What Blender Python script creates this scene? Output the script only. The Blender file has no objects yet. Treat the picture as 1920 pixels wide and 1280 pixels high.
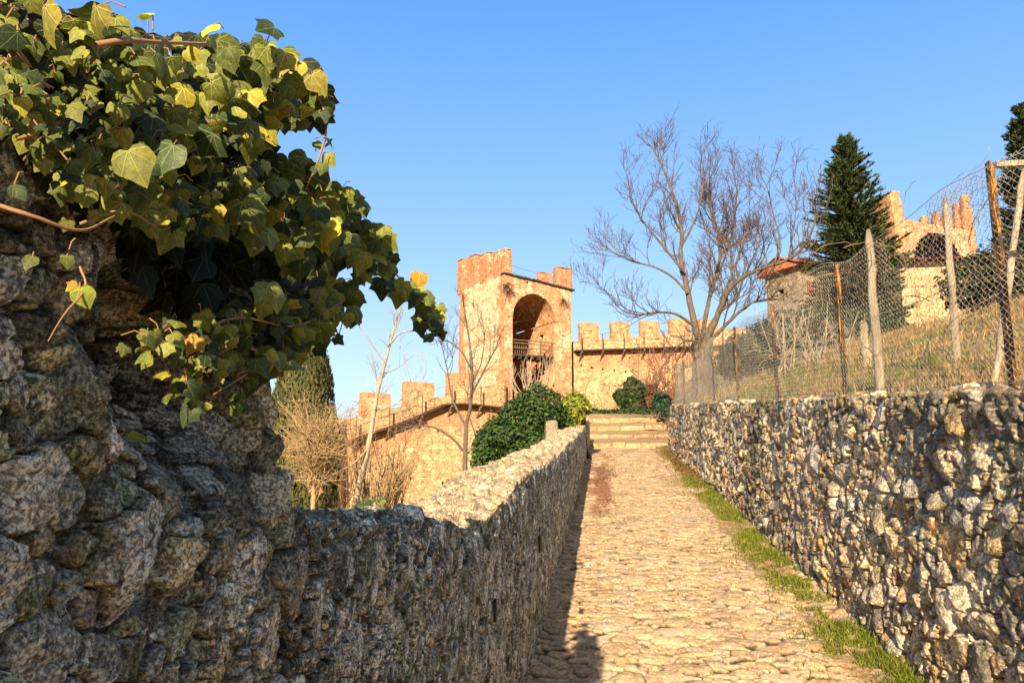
import bpy, math, random
import numpy as np
S = bpy.context.scene
C = S.collection
R = math.radians
# ---------------------------------------------------------------- camera
CAM_Z = 1.6; PITCH = R(9.05); YAW = R(7.16); FPX = 1920*26/36
cam = bpy.data.cameras.new('camera'); cam.lens = 26; cam.sensor_width = 36
cam.clip_start = 0.05; cam.clip_end = 3000
camo = bpy.data.objects.new('camera', cam); C.objects.link(camo)
camo.location = (0, 0, CAM_Z); camo.rotation_euler = (R(90)+PITCH, 0, YAW)
S.camera = camo
# ---------------------------------------------------------------- light
SUN_EL = R(22.5); SUN_SIDE = R(4.4)          # from behind the camera, a little to the left
w = bpy.data.worlds.new('World'); S.world = w; w.use_nodes = True
wn = w.node_tree; wn.nodes.clear()
wo = wn.nodes.new('ShaderNodeOutputWorld'); wb = wn.nodes.new('ShaderNodeBackground')
sky = wn.nodes.new('ShaderNodeTexSky'); sky.sky_type = 'NISHITA'; sky.sun_disc = False
sky.sun_elevation = SUN_EL; sky.sun_rotation = R(180)+SUN_SIDE
sky.altitude = 100; sky.air_density = 1.0; sky.dust_density = 0.6; sky.ozone_density = 2.5
# the clear winter sky: milky at the horizon, blue higher up, greyed at the zenith to cut blue fill, laid over the sky model
tc = wn.nodes.new('ShaderNodeTexCoord'); sx = wn.nodes.new('ShaderNodeSeparateXYZ'); rp = wn.nodes.new('ShaderNodeValToRGB')
wn.links.new(tc.outputs['Generated'], sx.inputs[0]); wn.links.new(sx.outputs['Z'], rp.inputs[0])
while len(rp.color_ramp.elements) < 5: rp.color_ramp.elements.new(0.5)
for e_, (p_, c_) in zip(rp.color_ramp.elements, [(0.0, (2.3, 2.75, 3.3)), (0.12, (1.95, 2.7, 3.5)), (0.30, (1.08, 2.08, 3.6)), (0.55, (0.42, 1.40, 3.55)), (0.78, (0.85, 1.05, 1.35))]):
    e_.position = p_; e_.color = (*c_, 1)
mx = wn.nodes.new('ShaderNodeMix'); mx.data_type = 'RGBA'; mx.inputs[0].default_value = 0.82
wn.links.new(sky.outputs[0], mx.inputs[6]); wn.links.new(rp.outputs[0], mx.inputs[7]); # warm pale glow of the sky round the low sun, behind the camera
sg = wn.nodes.new('ShaderNodeMapRange'); sg.inputs[1].default_value = 0.1; sg.inputs[2].default_value = -0.9; wn.links.new(sx.outputs['Y'], sg.inputs[0])
mg = wn.nodes.new('ShaderNodeMix'); mg.data_type = 'RGBA'; mg.inputs[7].default_value = (1.7, 1.6, 1.45, 1)
wn.links.new(sg.outputs[0], mg.inputs[0]); wn.links.new(mx.outputs[2], mg.inputs[6]); wn.links.new(mg.outputs[2], wb.inputs[0])
wb.inputs[1].default_value = 0.128
wn.links.new(wb.outputs[0], wo.inputs[0])
sl = bpy.data.lights.new('sun', 'SUN'); sl.energy = 5.0; sl.angle = R(0.5); sl.color = (1.0, 0.785, 0.52)
so = bpy.data.objects.new('sun', sl); C.objects.link(so)
import mathutils
sdir = mathutils.Vector((-math.sin(SUN_SIDE)*math.cos(SUN_EL), -math.cos(SUN_SIDE)*math.cos(SUN_EL), math.sin(SUN_EL)))
so.rotation_euler = sdir.to_track_quat('Z', 'Y').to_euler(); so.location = (-5, -20, 20)
S.view_settings.view_transform = 'Standard'; S.view_settings.look = 'None'
S.view_settings.exposure = 1.18; S.view_settings.gamma = 1.0
S.cycles.use_denoising = True
S.cycles.max_bounces = 5; S.cycles.diffuse_bounces = 3; S.cycles.glossy_bounces = 2; S.cycles.transmission_bounces = 3
S.cycles.transparent_max_bounces = 8; S.cycles.caustics_reflective = False; S.cycles.caustics_refractive = False

# ---------------------------------------------------------------- photo pixel -> world helpers (for measuring positions)
_fw = np.array([-math.sin(YAW)*math.cos(PITCH), math.cos(YAW)*math.cos(PITCH), math.sin(PITCH)])
_rt = np.array([math.cos(YAW), math.sin(YAW), 0.]); _up = np.cross(_rt, _fw)
def ray(x, y): return _fw + (x-960)/FPX*_rt + (640-y)/FPX*_up
CAMP = np.array([0, 0, CAM_Z])
def P(x, y, Y):
    d = ray(x, y); return CAMP + d*(Y/d[1])
def PX(x, y, X):
    d = ray(x, y); return CAMP + d*(X/d[0])
def PV(x, y, p0, dr):
    """meet the ray with the upright plane through p0 running along dr"""
    d = ray(x, y); n = np.array([-dr[1], dr[0]]); t = n@np.array([p0[0], p0[1]])/(n@d[:2])
    return CAMP + d*t

# ---------------------------------------------------------------- noise
def _h(ix, iy, iz, s):
    h = (ix.astype(np.uint32)*np.uint32(374761393) + iy.astype(np.uint32)*np.uint32(668265263)
         + iz.astype(np.uint32)*np.uint32(2147483647) + np.uint32((s*974634777) & 0xffffffff))
    h = (h ^ (h >> np.uint32(13)))*np.uint32(1274126177)
    h ^= h >> np.uint32(16)
    return (h & np.uint32(0xffffff)).astype(np.float32)/np.float32(0xffffff)
def noise(x, y, z=None, s=0):
    """value noise in -1..1"""
    x = np.asarray(x, np.float32); y = np.asarray(y, np.float32)
    z = np.zeros_like(x) if z is None else np.asarray(z, np.float32) + np.zeros_like(x)
    fx, fy, fz = np.floor(x), np.floor(y), np.floor(z)
    ix, iy, iz = (fx.astype(np.int64)+100000), (fy.astype(np.int64)+100000), (fz.astype(np.int64)+100000)
    tx, ty, tz = x-fx, y-fy, z-fz
    tx = tx*tx*(3-2*tx); ty = ty*ty*(3-2*ty); tz = tz*tz*(3-2*tz)
    r = 0
    for dx in (0, 1):
        wx = tx if dx else 1-tx
        for dy in (0, 1):
            wy = ty if dy else 1-ty
            for dz in (0, 1):
                wz = tz if dz else 1-tz
                r = r + wx*wy*wz*_h(ix+dx, iy+dy, iz+dz, s)
    return r*2-1
def fbm(x, y, z=None, s=0, o=4, lac=2.03, g=0.5):
    r = 0; a = 1; n = 0
    for k in range(o):
        r = r + a*noise(x, y, z, s+k*7); n += a
        x = x*lac; y = y*lac; z = None if z is None else z*lac; a *= g
    return r/n
def sstep(a, b, x):
    t = np.clip((x-a)/(b-a), 0, 1); return t*t*(3-2*t)

# ---------------------------------------------------------------- mesh helpers
def link(name, me, mat=None, parent=None):
    o = bpy.data.objects.new(name, me); C.objects.link(o)
    if mat is not None:
        for m in (mat if isinstance(mat, (list, tuple)) else [mat]): me.materials.append(m)
    if parent is not None: o.parent = parent
    return o
def np_mesh(name, V, F, attrs=None, smooth=True, mat_index=None):
    """V (n,3), F (m,k) int array, or list of such arrays of different k"""
    me = bpy.data.meshes.new(name)
    V = np.ascontiguousarray(V, np.float32)
    Fs = F if isinstance(F, list) else [F]
    Fs = [np.asarray(f, np.int32) for f in Fs if len(f)]
    nl = sum(f.size for f in Fs); npol = sum(len(f) for f in Fs)
    me.vertices.add(len(V)); me.vertices.foreach_set('co', V.ravel())
    me.loops.add(nl); me.loops.foreach_set('vertex_index', np.concatenate([f.ravel() for f in Fs]))
    me.polygons.add(npol)
    tot = np.concatenate([np.full(len(f), f.shape[1], np.int32) for f in Fs])
    st = np.concatenate([[0], np.cumsum(tot)[:-1]]).astype(np.int32)
    me.polygons.foreach_set('loop_start', st); me.polygons.foreach_set('loop_total', tot)
    if mat_index is not None: me.polygons.foreach_set('material_index', np.asarray(mat_index, np.int32))
    me.update(calc_edges=True)
    me.polygons.foreach_set('use_smooth', np.full(npol, smooth))
    for k, v in (attrs or {}).items():
        v = np.asarray(v, np.float32)
        if v.ndim == 1:
            a = me.attributes.new(k, 'FLOAT', 'POINT'); a.data.foreach_set('value', v)
        elif v.shape[1] == 3:
            a = me.attributes.new(k, 'FLOAT_COLOR', 'POINT')
            a.data.foreach_set('color', np.concatenate([v, np.ones((len(v), 1), np.float32)], 1).ravel())
        else:
            a = me.attributes.new(k, 'FLOAT2', 'POINT'); a.data.foreach_set('vector', v.ravel())
    me.update()
    return me
def grid_faces(nu, nv, flip=False):
    i = np.arange(nu-1)[:, None]*nv + np.arange(nv-1)[None, :]
    a, b, c, d = i, i+nv, i+nv+1, i+1
    f = np.stack([a, b, c, d] if not flip else [a, d, c, b], -1)
    return f.reshape(-1, 4)
class MB:
    """collects pieces (verts, faces of 3 or 4) into one mesh"""
    def __init__(s): s.V = []; s.F4 = []; s.F3 = []; s.A = {}; s.n = 0
    def add(s, V, F, **attrs):
        V = np.asarray(V, float).reshape(-1, 3); F = np.asarray(F, int)
        if len(F):
            (s.F4 if F.shape[1] == 4 else s.F3).append(F+s.n)
        s.V.append(V)
        for k, v in attrs.items():
            v = np.asarray(v, float)
            if v.ndim == 0 or (v.ndim == 1 and len(v) in (2, 3) and len(v) != len(V)): v = np.tile(v, (len(V),)+(1,)*v.ndim) if v.ndim else np.full(len(V), float(v))
            s.A.setdefault(k, []).append(v)
        s.n += len(V)
    def box(s, c, size, rz=0, taper=1.0, **attrs):
        c = np.array(c, float); hx, hy, hz = np.array(size)/2
        V = np.array([[sx*hx*(taper if sz > 0 else 1), sy*hy*(taper if sz > 0 else 1), sz*hz] for sz in (-1, 1) for sy in (-1, 1) for sx in (-1, 1)])
        co, si = math.cos(rz), math.sin(rz)
        V = np.stack([V[:, 0]*co-V[:, 1]*si, V[:, 0]*si+V[:, 1]*co, V[:, 2]], 1)+c
        s.add(V, [[0, 2, 3, 1], [4, 5, 7, 6], [0, 1, 5, 4], [2, 6, 7, 3], [0, 4, 6, 2], [1, 3, 7, 5]], **attrs)
    def tube(s, pts, rad, k=6, cap=True, **attrs):
        V, F, F3 = tube_arrays(pts, rad, k, cap)
        s.add(V, F, **attrs)
        if cap and len(F3): s.F3.append(F3+s.n-len(V))
    def mesh(s, name, smooth=False):
        V = np.concatenate(s.V); F = []
        if s.F4: F.append(np.concatenate(s.F4))
        if s.F3: F.append(np.concatenate(s.F3))
        return np_mesh(name, V, F, {k: np.concatenate(v) for k, v in s.A.items()}, smooth)
    def build(s, name, mat, parent=None, smooth=False): return link(name, s.mesh(name, smooth), mat, parent)
def tube_arrays(pts, rad, k=6, cap=True):
    pts = np.asarray(pts, float); n = len(pts); rad = np.broadcast_to(np.asarray(rad, float), (n,))
    t = np.gradient(pts, axis=0); t /= np.linalg.norm(t, axis=1, keepdims=True)+1e-12
    ref = np.array([0, 0, 1.]) if abs(t[0, 2]) < 0.9 else np.array([1., 0, 0])
    u = np.cross(t, ref); u /= np.linalg.norm(u, axis=1, keepdims=True)+1e-12; v = np.cross(t, u)
    for i in range(1, n):
        if u[i]@u[i-1] < 0: u[i] *= -1; v[i] *= -1
    a = np.arange(k)*2*math.pi/k
    V = pts[:, None]+rad[:, None, None]*(np.cos(a)[None, :, None]*u[:, None]+np.sin(a)[None, :, None]*v[:, None])
    i = np.arange(n-1)[:, None]*k+np.arange(k)[None]; j = np.arange(n-1)[:, None]*k+(np.arange(k)[None]+1) % k
    F = np.stack([i, i+k, j+k, j], -1).reshape(-1, 4)
    F3 = []
    if cap:
        for base in (0, (n-1)*k):
            for q in range(1, k-1): F3.append([base, base+q, base+q+1])
    return V.reshape(-1, 3), F, np.array(F3, int)
def tag(o, label=None, cat=None, group=None, kind=None):
    if label: o['label'] = label
    if cat: o['category'] = cat
    if group: o['group'] = group
    if kind: o['kind'] = kind
    return o
def empty(name, loc, label, cat, group=None):
    o = bpy.data.objects.new(name, None); C.objects.link(o); o.location = loc; o.empty_display_size = 0.2
    tag(o, label, cat, group); OFF[o.name] = np.array(loc, float)
    return o
OFF = {}
def child(name, me, mat, parent):
    """world-space mesh made a child of an empty that stands at its own place"""
    if parent is not None:
        me.transform(mathutils.Matrix.Translation(-parent.location))
    return link(name, me, mat, parent)

# ---------------------------------------------------------------- materials
class NT:
    def __init__(s, name):
        s.m = bpy.data.materials.new(name); s.m.use_nodes = True; s.t = s.m.node_tree; s.t.nodes.clear()
        s.out = s.t.nodes.new('ShaderNodeOutputMaterial'); s.b = s.t.nodes.new('ShaderNodeBsdfPrincipled')
        s.t.links.new(s.b.outputs[0], s.out.inputs[0]); s.b.inputs['Roughness'].default_value = 0.9
        s.b.inputs['Specular IOR Level'].default_value = 0.25
    def n(s, ty, **kw):
        nd = s.t.nodes.new('ShaderNode'+ty)
        for k, v in kw.items():
            if k in ('op',): nd.operation = v
            elif k == 'blend': nd.blend_type = v
            elif k == 'typ': nd.data_type = v
            else: setattr(nd, k, v)
        return nd
    def L(s, a, b): s.t.links.new(a, b)
    def set(s, sock, v):
        if isinstance(v, bpy.types.NodeSocket): s.L(v, sock)
        elif isinstance(v, (tuple, list)) and len(v) == 3 and sock.type == 'RGBA': sock.default_value = (*v, 1)
        else: sock.default_value = v
    def attr(s, name, out='Color'):
        a = s.n('Attribute'); a.attribute_name = name; return a.outputs[out]
    def coord(s, scale=(1, 1, 1), rot=(0, 0, 0), src=None):
        if src is None:
            src = s.n('TexCoord').outputs['Object']
        mp = s.n('Mapping'); mp.inputs['Scale'].default_value = scale; mp.inputs['Rotation'].default_value = rot
        s.L(src, mp.inputs[0]); return mp.outputs[0]
    def noise(s, vec, scale, detail=4, rough=0.55, out='Fac', dist=0):
        n = s.n('TexNoise'); n.inputs['Scale'].default_value = scale; n.inputs['Detail'].default_value = detail
        n.inputs['Roughness'].default_value = rough; n.inputs['Distortion'].default_value = dist
        s.L(vec, n.inputs['Vector']); return n.outputs[out]
    def vor(s, vec, scale, out='Distance', feature='F1', rnd=1.0):
        n = s.n('TexVoronoi'); n.feature = feature; n.inputs['Scale'].default_value = scale; n.inputs['Randomness'].default_value = rnd
        s.L(vec, n.inputs['Vector']); return n.outputs[out]
    def ramp(s, fac, stops):
        r = s.n('ValToRGB'); e = r.color_ramp.elements
        while len(e) < len(stops): e.new(0.5)
        for q, (p, c) in zip(e, stops):
            q.position = p; q.color = (*c, 1) if isinstance(c, (tuple, list)) else (c, c, c, 1)
        s.L(fac, r.inputs[0]); return r.outputs[0]
    def mix(s, fac, a, b, blend='MIX'):
        m = s.n('Mix', typ='RGBA', blend=blend); m.clamp_factor = True
        s.set(m.inputs[0], fac); s.set(m.inputs[6], a); s.set(m.inputs[7], b); return m.outputs[2]
    def math(s, op, a, b=0.0, clamp=False):
        m = s.n('Math', op=op); m.use_clamp = clamp; s.set(m.inputs[0], a); s.set(m.inputs[1], b); return m.outputs[0]
    def bump(s, h, strength=0.5, dist=0.01, normal=None):
        b = s.n('Bump'); b.inputs['Strength'].default_value = strength; b.inputs['Distance'].default_value = dist
        s.L(h, b.inputs['Height'])
        if normal is not None: s.L(normal, b.inputs['Normal'])
        return b.outputs[0]
    def fin(s, col, bump=None, rough=None):
        s.set(s.b.inputs['Base Color'], col)
        if bump is not None: s.L(bump, s.b.inputs['Normal'])
        if rough is not None: s.set(s.b.inputs['Roughness'], rough)
        return s.m
def tint_stone(name, lichen=0.5, white=0.5, moss=(0.10, 0.11, 0.03), moss_amt=0.4, dark=0.5, dark_col=(0.02, 0.018, 0.016), bs=1.0, grain=90, ochre=0.3, con=1.0, lcol=(0.62, 0.60, 0.50), mcon=1.0):
    """rough stone: stone colour comes per stone from the mesh, with mottling, lichen, moss and dark crust"""
    t = NT(name); co = t.coord(); tint = t.attr('tint')
    big = t.noise(co, 2.2, 4); mid = t.noise(co, 14, 6, 0.65); fine = t.noise(co, grain, 4, 0.7)
    c = t.mix(mcon, tint, t.ramp(mid, [(0.36, 0.45), (0.5, 0.95), (0.62, 1.75)]), 'MULTIPLY')
    c = t.mix(con, c, t.ramp(fine, [(0.40, 0.32), (0.5, 1.0), (0.58, 2.1)]), 'MULTIPLY')
    pit = t.noise(co, grain*0.42, 5, 0.8, dist=1.2); c = t.mix(con, c, t.ramp(pit, [(0.38, 0.30), (0.46, 1.0), (0.60, 1.5)]), 'MULTIPLY')
    oc = t.math('MULTIPLY', t.ramp(t.noise(co, 5.5, 5, 0.6, dist=0.6), [(0.56, 0.0), (0.68, 1.0)]), ochre)
    c = t.mix(oc, c, t.mix(1.0, c, (2.2, 1.35, 0.55), 'MULTIPLY'))
    ms = t.math('MULTIPLY', t.ramp(t.noise(co, 3.1, 6, 0.7), [(0.5, 0.0), (0.64, 1.0)]), moss_amt)
    c = t.mix(ms, c, t.mix(0.6, moss, t.mix(1.0, moss, t.ramp(fine, [(0.3, 0.3), (0.7, 2.0)]), 'MULTIPLY')))
    dk = t.math('MULTIPLY', t.ramp(t.noise(co, 7.5, 8, 0.75, dist=0.4), [(0.5, 0.0), (0.62, 1.0)]), dark)
    c = t.mix(dk, c, dark_col)
    # lichen in blotches with ragged rims, and fine white flecks
    lb = t.ramp(t.noise(co, 26, 8, 0.8, dist=0.8), [(0.55, 0.0), (0.59, 1.0)])
    lz = t.ramp(t.noise(co, 3.7, 4), [(0.42, 0.0), (0.58, 1.0)])
    c = t.mix(t.math('MULTIPLY', t.math('MULTIPLY', lb, lz), lichen), c, t.ramp(fine, [(0.38, tuple(0.35*v for v in lcol)), (0.58, lcol)]))
    fl = t.math('MULTIPLY', t.ramp(t.noise(co, grain*1.1, 6, 0.85, dist=1.5), [(0.535, 0.0), (0.585, 1.0)]), t.ramp(t.noise(co, 8.0, 4, 0.6), [(0.45, 0.0), (0.60, 1.0)]))
    c = t.mix(t.math('MULTIPLY', fl, white), c, tuple(1.12*v for v in lcol))
    h = t.math('ADD', t.math('MULTIPLY', mid, 1.0), t.math('ADD', t.math('MULTIPLY', pit, 0.9), t.math('MULTIPLY', fine, 0.55)))
    return t.fin(c, t.bump(h, 0.9, 0.012*bs))
def lib():
    M = {}
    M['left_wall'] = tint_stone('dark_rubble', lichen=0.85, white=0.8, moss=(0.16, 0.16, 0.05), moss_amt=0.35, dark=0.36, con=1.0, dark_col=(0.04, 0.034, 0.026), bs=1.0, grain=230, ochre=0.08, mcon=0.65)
    M['right_wall'] = tint_stone('lit_rubble', lichen=0.30, white=0.12, moss=(0.09, 0.10, 0.05), moss_amt=0.15, dark=0.55, dark_col=(0.05, 0.04, 0.03), grain=75, ochre=0.40, bs=0.6, con=0.6, mcon=0.7, lcol=(0.56, 0.46, 0.31))
    M['cobble'] = tint_stone('cobble', lichen=0.25, white=0.15, moss=(0.12, 0.11, 0.04), moss_amt=0.1, dark=0.10, dark_col=(0.14, 0.1, 0.06), grain=45, ochre=0.22, bs=0.3, con=0.3, mcon=0.4, lcol=(0.52, 0.42, 0.29))
    return M
M = lib()
def solid(name, c, rough=0.8, var=0.25, scale=8, c2=None, bump=0.3, bd=0.01, scl=(1, 1, 1), spec=0.25):
    t = NT(name); co = t.coord(scl); n = t.noise(co, scale, 6, 0.65)
    c2 = c2 or tuple(v*(1+var*2) for v in c)
    col = t.ramp(n, [(0.3, tuple(v*(1-var) for v in c)), (0.5, c), (0.72, c2)])
    t.b.inputs['Specular IOR Level'].default_value = spec
    return t.fin(col, t.bump(n, bump, bd) if bump else None, rough)

# ---------------------------------------------------------------- where the ground is
SL = 0.0899
def path_z(y):
    y = np.asarray(y, float)
    z = SL*np.minimum(y, 21.6)
    return z + np.where(y > 21.6, np.interp(y, [21.6, 26.5, 58, 100, 200], [0, 1.12, 3.0, 6.5, 12]), 0)
def rw_h(y): return np.interp(y, [-3, 3.5, 4.8, 7.3, 12.3, 20.7], [1.6, 1.576, 1.565, 1.507, 1.387, 1.197])
def rw_top(y): return path_z(np.minimum(y, 21))+rw_h(y)
def ground_z(x, y):
    x = np.asarray(x, float); y = np.asarray(y, float)
    c = path_z(y)
    # right bank
    bt = rw_top(y)+0.02*noise(x*2, y*2, s=5)
    far = path_z(y)+0.2+0*x
    k = sstep(21, 29, y); base = bt*(1-k)+np.maximum(far, bt*0+3.2)*k
    ex = np.maximum(x-2.1, 0)
    bank = base+0.36*np.minimum(ex, 4)+0.15*np.clip(ex-4, 0, 60)+0.06*np.maximum(y-26, 0)*sstep(2, 14, x)+0.06*fbm(x*0.9, y*0.9, s=9)
    right = sstep(1.95, 2.15, x)*(1-sstep(20.5, 23, y))+sstep(2.0, 3.2, x)*sstep(20.5, 23, y)
    z = c*(1-right)+bank*right
    # left drop to the valley
    ex = np.maximum(-x-0.75, 0)
    drop = 1.1*sstep(0, 0.25, ex)+0.75*np.minimum(ex, 8)+0.15*np.clip(ex-8, 0, 10)+0.1*np.clip(ex-14, 0, 40)
    hold = sstep(48, 60, y)*sstep(-10, -3, x)
    dropz = c-drop*(1-0.85*hold)+0.1*fbm(x*0.5, y*0.5, s=11)
    return np.where(x < -0.75, dropz, z)
# ================================================================ stonework fields
def scatter(u0, u1, v0, v1, classes, seed, k=0.84, asp=(0.75, 1.5), rot=0.35, occupied=None, pw=(1.9, 3.2)):
    """dart-throw stones of several radii, biggest first; returns array of u, v, r, a, b, angle, p"""
    rg = np.random.default_rng(seed); pts = np.zeros((0, 3)) if occupied is None else occupied[:, :3].copy(); out = [] if occupied is None else [occupied]
    cell = max(c[0] for c in classes)*2.2
    buckets = {}
    def key(u, v): return int(math.floor(u/cell)), int(math.floor(v/cell))
    for q in pts: buckets.setdefault(key(q[0], q[1]), []).append((q[0], q[1], q[2]))
    for (r0, n, ua, ub, fv) in classes:
        n = int(n); cand_u = rg.uniform(ua, ub, n); cand_v = rg.uniform(v0, v1, n); cr = r0*rg.uniform(0.8, 1.25, n)
        for u, v, r in zip(cand_u, cand_v, cr):
            if fv is not None and not fv(u, v, rg.random()): continue
            ku, kv = key(u, v); ok = True
            for i in (-1, 0, 1):
                for j in (-1, 0, 1):
                    for (a, b, c) in buckets.get((ku+i, kv+j), ()):
                        dd = (a-u)**2+(b-v)**2
                        if dd < (k*(c+r))**2: ok = False; break
                    if not ok: break
                if not ok: break
            if not ok: continue
            buckets.setdefault((ku, kv), []).append((u, v, r))
            s = math.sqrt(rg.uniform(*asp))
            out.append(np.array([[u, v, r, r*s, r/s, rg.normal(0, rot), rg.uniform(*pw)]]))
    return np.concatenate(out)
def splat(U, V, st, warp=0.12, seed=3, wscale=1.0):
    """U, V (nu,nv) surface coordinates in metres; U varies with the first index, V rises along the second"""
    nu, nv = U.shape; rg = np.random.default_rng(seed)
    F1 = np.full((nu, nv), 9., np.float32); F2 = F1.copy(); ID = np.zeros((nu, nv), np.int32)
    ws = 9*wscale
    Uw = (U+0.009/wscale*noise(U*ws*1.3, V*ws*1.3, s=seed+1)+0.005/wscale*noise(U*ws*3.4, V*ws*3.4, s=seed+2)+0.003/wscale*noise(U*ws*10, V*ws*10, s=seed+5)).astype(np.float32)
    Vw = (V+0.009/wscale*noise(U*ws*1.3, V*ws*1.3, s=seed+3)+0.005/wscale*noise(U*ws*3.4, V*ws*3.4, s=seed+4)+0.003/wscale*noise(U*ws*10, V*ws*10, s=seed+6)).astype(np.float32)
    ucol = U[:, 0]
    for k, (u, v, r, a, b, an, p) in enumerate(st):
        R_ = 2.1*max(a, b)
        c0, c1 = np.searchsorted(ucol, [u-R_, u+R_])
        if c1 <= c0: continue
        m0 = min(np.searchsorted(V[c0], v-R_), np.searchsorted(V[c1-1], v-R_)); m1 = max(np.searchsorted(V[c0], v+R_), np.searchsorted(V[c1-1], v+R_))
        if m1 <= m0: continue
        sl = (slice(c0, c1), slice(m0, m1))
        du = Uw[sl]-u; dv = Vw[sl]-v; ca, sa = math.cos(an), math.sin(an)
        x = np.abs(du*ca+dv*sa)/a; y = np.abs(-du*sa+dv*ca)/b
        d = ((x+1e-6)**p+(y+1e-6)**p)**(1/p)
        f1 = F1[sl]; f2 = F2[sl]; idv = ID[sl]
        m = d < f1
        f2[:] = np.where(m, f1, np.minimum(f2, d)); f1[:] = np.where(m, d, f1); idv[:] = np.where(m, k, idv)
    return F1, F2, ID, Uw, Vw
def stone_height(U, V, st, res, seed, edge=0.35, gap=0.02, prot=0.02, tilt=0.2, dome=0.01, rough=0.006, out=1.25, facet=1.0, nf=24):
    F1, F2, ID, Uw, Vw = res; rg = np.random.default_rng(seed); n = len(st)
    e = np.clip(F2-F1, 0, 1); prof = sstep(0.02, edge, e)*(1-sstep(out-0.25, out+0.1, F1))
    pr = rg.uniform(0, 1, n)**1.3*prot*np.clip(st[:, 2]/st[:, 2].mean(), 0.6, 2); tx = rg.normal(0, tilt, n); ty = rg.normal(0, tilt, n)
    cx = (U-st[ID, 0]); cy = (V-st[ID, 1])
    # a few chisel-like facets on each stone
    fa = rg.uniform(0, 6.28, n); fk = rg.uniform(-0.2, 0.6, n)*st[:, 2]
    fac = np.maximum(cx*np.cos(fa[ID])+cy*np.sin(fa[ID])-fk[ID], 0)*rg.uniform(0.1, 0.8, n)[ID]*facet
    f2a = rg.uniform(0, 6.28, n); f2k = rg.uniform(-0.1, 0.5, n)*st[:, 2]
    fac = fac+np.maximum(cx*np.cos(f2a[ID])+cy*np.sin(f2a[ID])-f2k[ID], 0)*rg.uniform(0.1, 0.7, n)[ID]*facet
    H = -gap+prof*(gap+pr[ID]+tx[ID]*cx+ty[ID]*cy+dome*(1-np.minimum(F1, 1.2)**2)-fac)
    sc = 1
    nn1 = fbm(U*nf, V*nf, s=seed, o=5, g=0.66); rid = 1-np.abs(noise(U*nf*1.3+nn1, V*nf*1.3-nn1, s=seed+41))*2
    H = H+rough*(prof*0.8+0.4)*(nn1*1.7+0.35*rid+np.abs(fbm(U*nf*0.45, V*nf*0.45, s=seed+40, o=3))*1.0)
    return H, prof, ID
def tints(st, pal, seed, jit=0.18):
    rg = np.random.default_rng(seed); pal = np.array(pal); k = rg.choice(len(pal), len(st), p=None)
    c = pal[k]*(1+rg.normal(0, jit, (len(st), 1)))*(1+rg.normal(0, jit*0.10, (len(st), 3)))
    return np.clip(c, 0.01, 0.9)
def log_cols(y0, y1, rel, off=0.0, minstep=0.0):
    ys = [y0]
    while ys[-1] < y1: ys.append(ys[-1]+max(rel*(abs(ys[-1])+off), minstep))
    return np.array(ys)

# ---------------------------------------------------------------- the two lane walls
def lane_wall(name, x0, sgn, ys, top_h, rows_fn, thick, mat, classes, seeds, pal, mortar, par, calm=lambda u: 1.0, ref=None):
    """face at x0 looking towards sgn*x, rounded over the top, down at the back"""
    nu = len(ys); base = path_z(ys)-0.12; H = top_h(ys)+0.12
    a = rows_fn(ys)                                            # (nu, nf) fractions 0..1 of the face
    face_v = a*H[:, None]
    nt = 46; tt = np.linspace(0, 1, nt+1)[1:]
    top_v = H[:, None]+tt[None]*thick; nb = 14; tb = np.linspace(0, 1, nb+1)[1:]
    back_v = H[:, None]+thick+tb[None]*0.9
    V = np.concatenate([face_v, top_v, back_v], 1); U = np.repeat(ys[:, None], V.shape[1], 1)
    nf = a.shape[1]
    # profile point and normal from arc length, with a rounded front edge
    rr = 0.05
    L = H[:, None]
    px = np.where(V <= L, 0, np.minimum(V-L, thick)); pz = np.where(V <= L, V, np.where(V <= L+thick, L, L-(V-L-thick)))
    ang = np.clip((V-(L-rr))/(2*rr), 0, 1)*math.pi/2; ang2 = np.clip((V-(L+thick-rr))/(2*rr), 0, 1)*math.pi/2
    A = ang+ang2
    nx = np.cos(A); nz = np.sin(A)
    # soften the corner itself
    cr = rr*0.3*np.exp(-((V-L)/rr)**2)+rr*0.3*np.exp(-((V-L-thick)/rr)**2)
    sv = V-L*0.0
    # stones measured from the top edge so that courses follow the coping
    Vs = V-L if ref is None else V-ref
    Vt = V-L
    st = scatter(ys[0]-0.2, ys[-1]+0.2, -(H.max()+0.1) if ref is None else -ref-0.1, thick+0.95 if ref is None else H.max()-ref+thick+0.95, classes, seeds)
    res = splat(U, Vs, st, seed=seeds)
    Hh, prof, ID = stone_height(U, Vs, st, res, seeds+1, **par)
    big = 0.03*fbm(U*1.7, Vs*1.7, s=seeds+3, o=3)
    cm = calm(U); cm = cm+(1.25-cm)*sstep(-0.03, 0.03, Vt)*(1-sstep(thick-0.05, thick+0.1, Vt)) if ref is not None else cm
    disp = (Hh+big)*cm
    fadeb = 1
    col = tints(st, pal, seeds+5)[ID]
    mk = prof[..., None]
    col = col*mk+np.array(mortar)*(1-mk)*(1+0.3*fbm(U*7, Vs*7, s=seeds+8)[..., None])
    X = x0-sgn*px+sgn*nx*(disp-cr); Z = base[:, None]+pz+nz*(disp-cr)+0.0*V
    Y = U+0.25*disp*noise(U*9, Vs*9, s=seeds+9)
    return X, Y, Z, U, Vs, Vt, col, prof, disp
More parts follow.
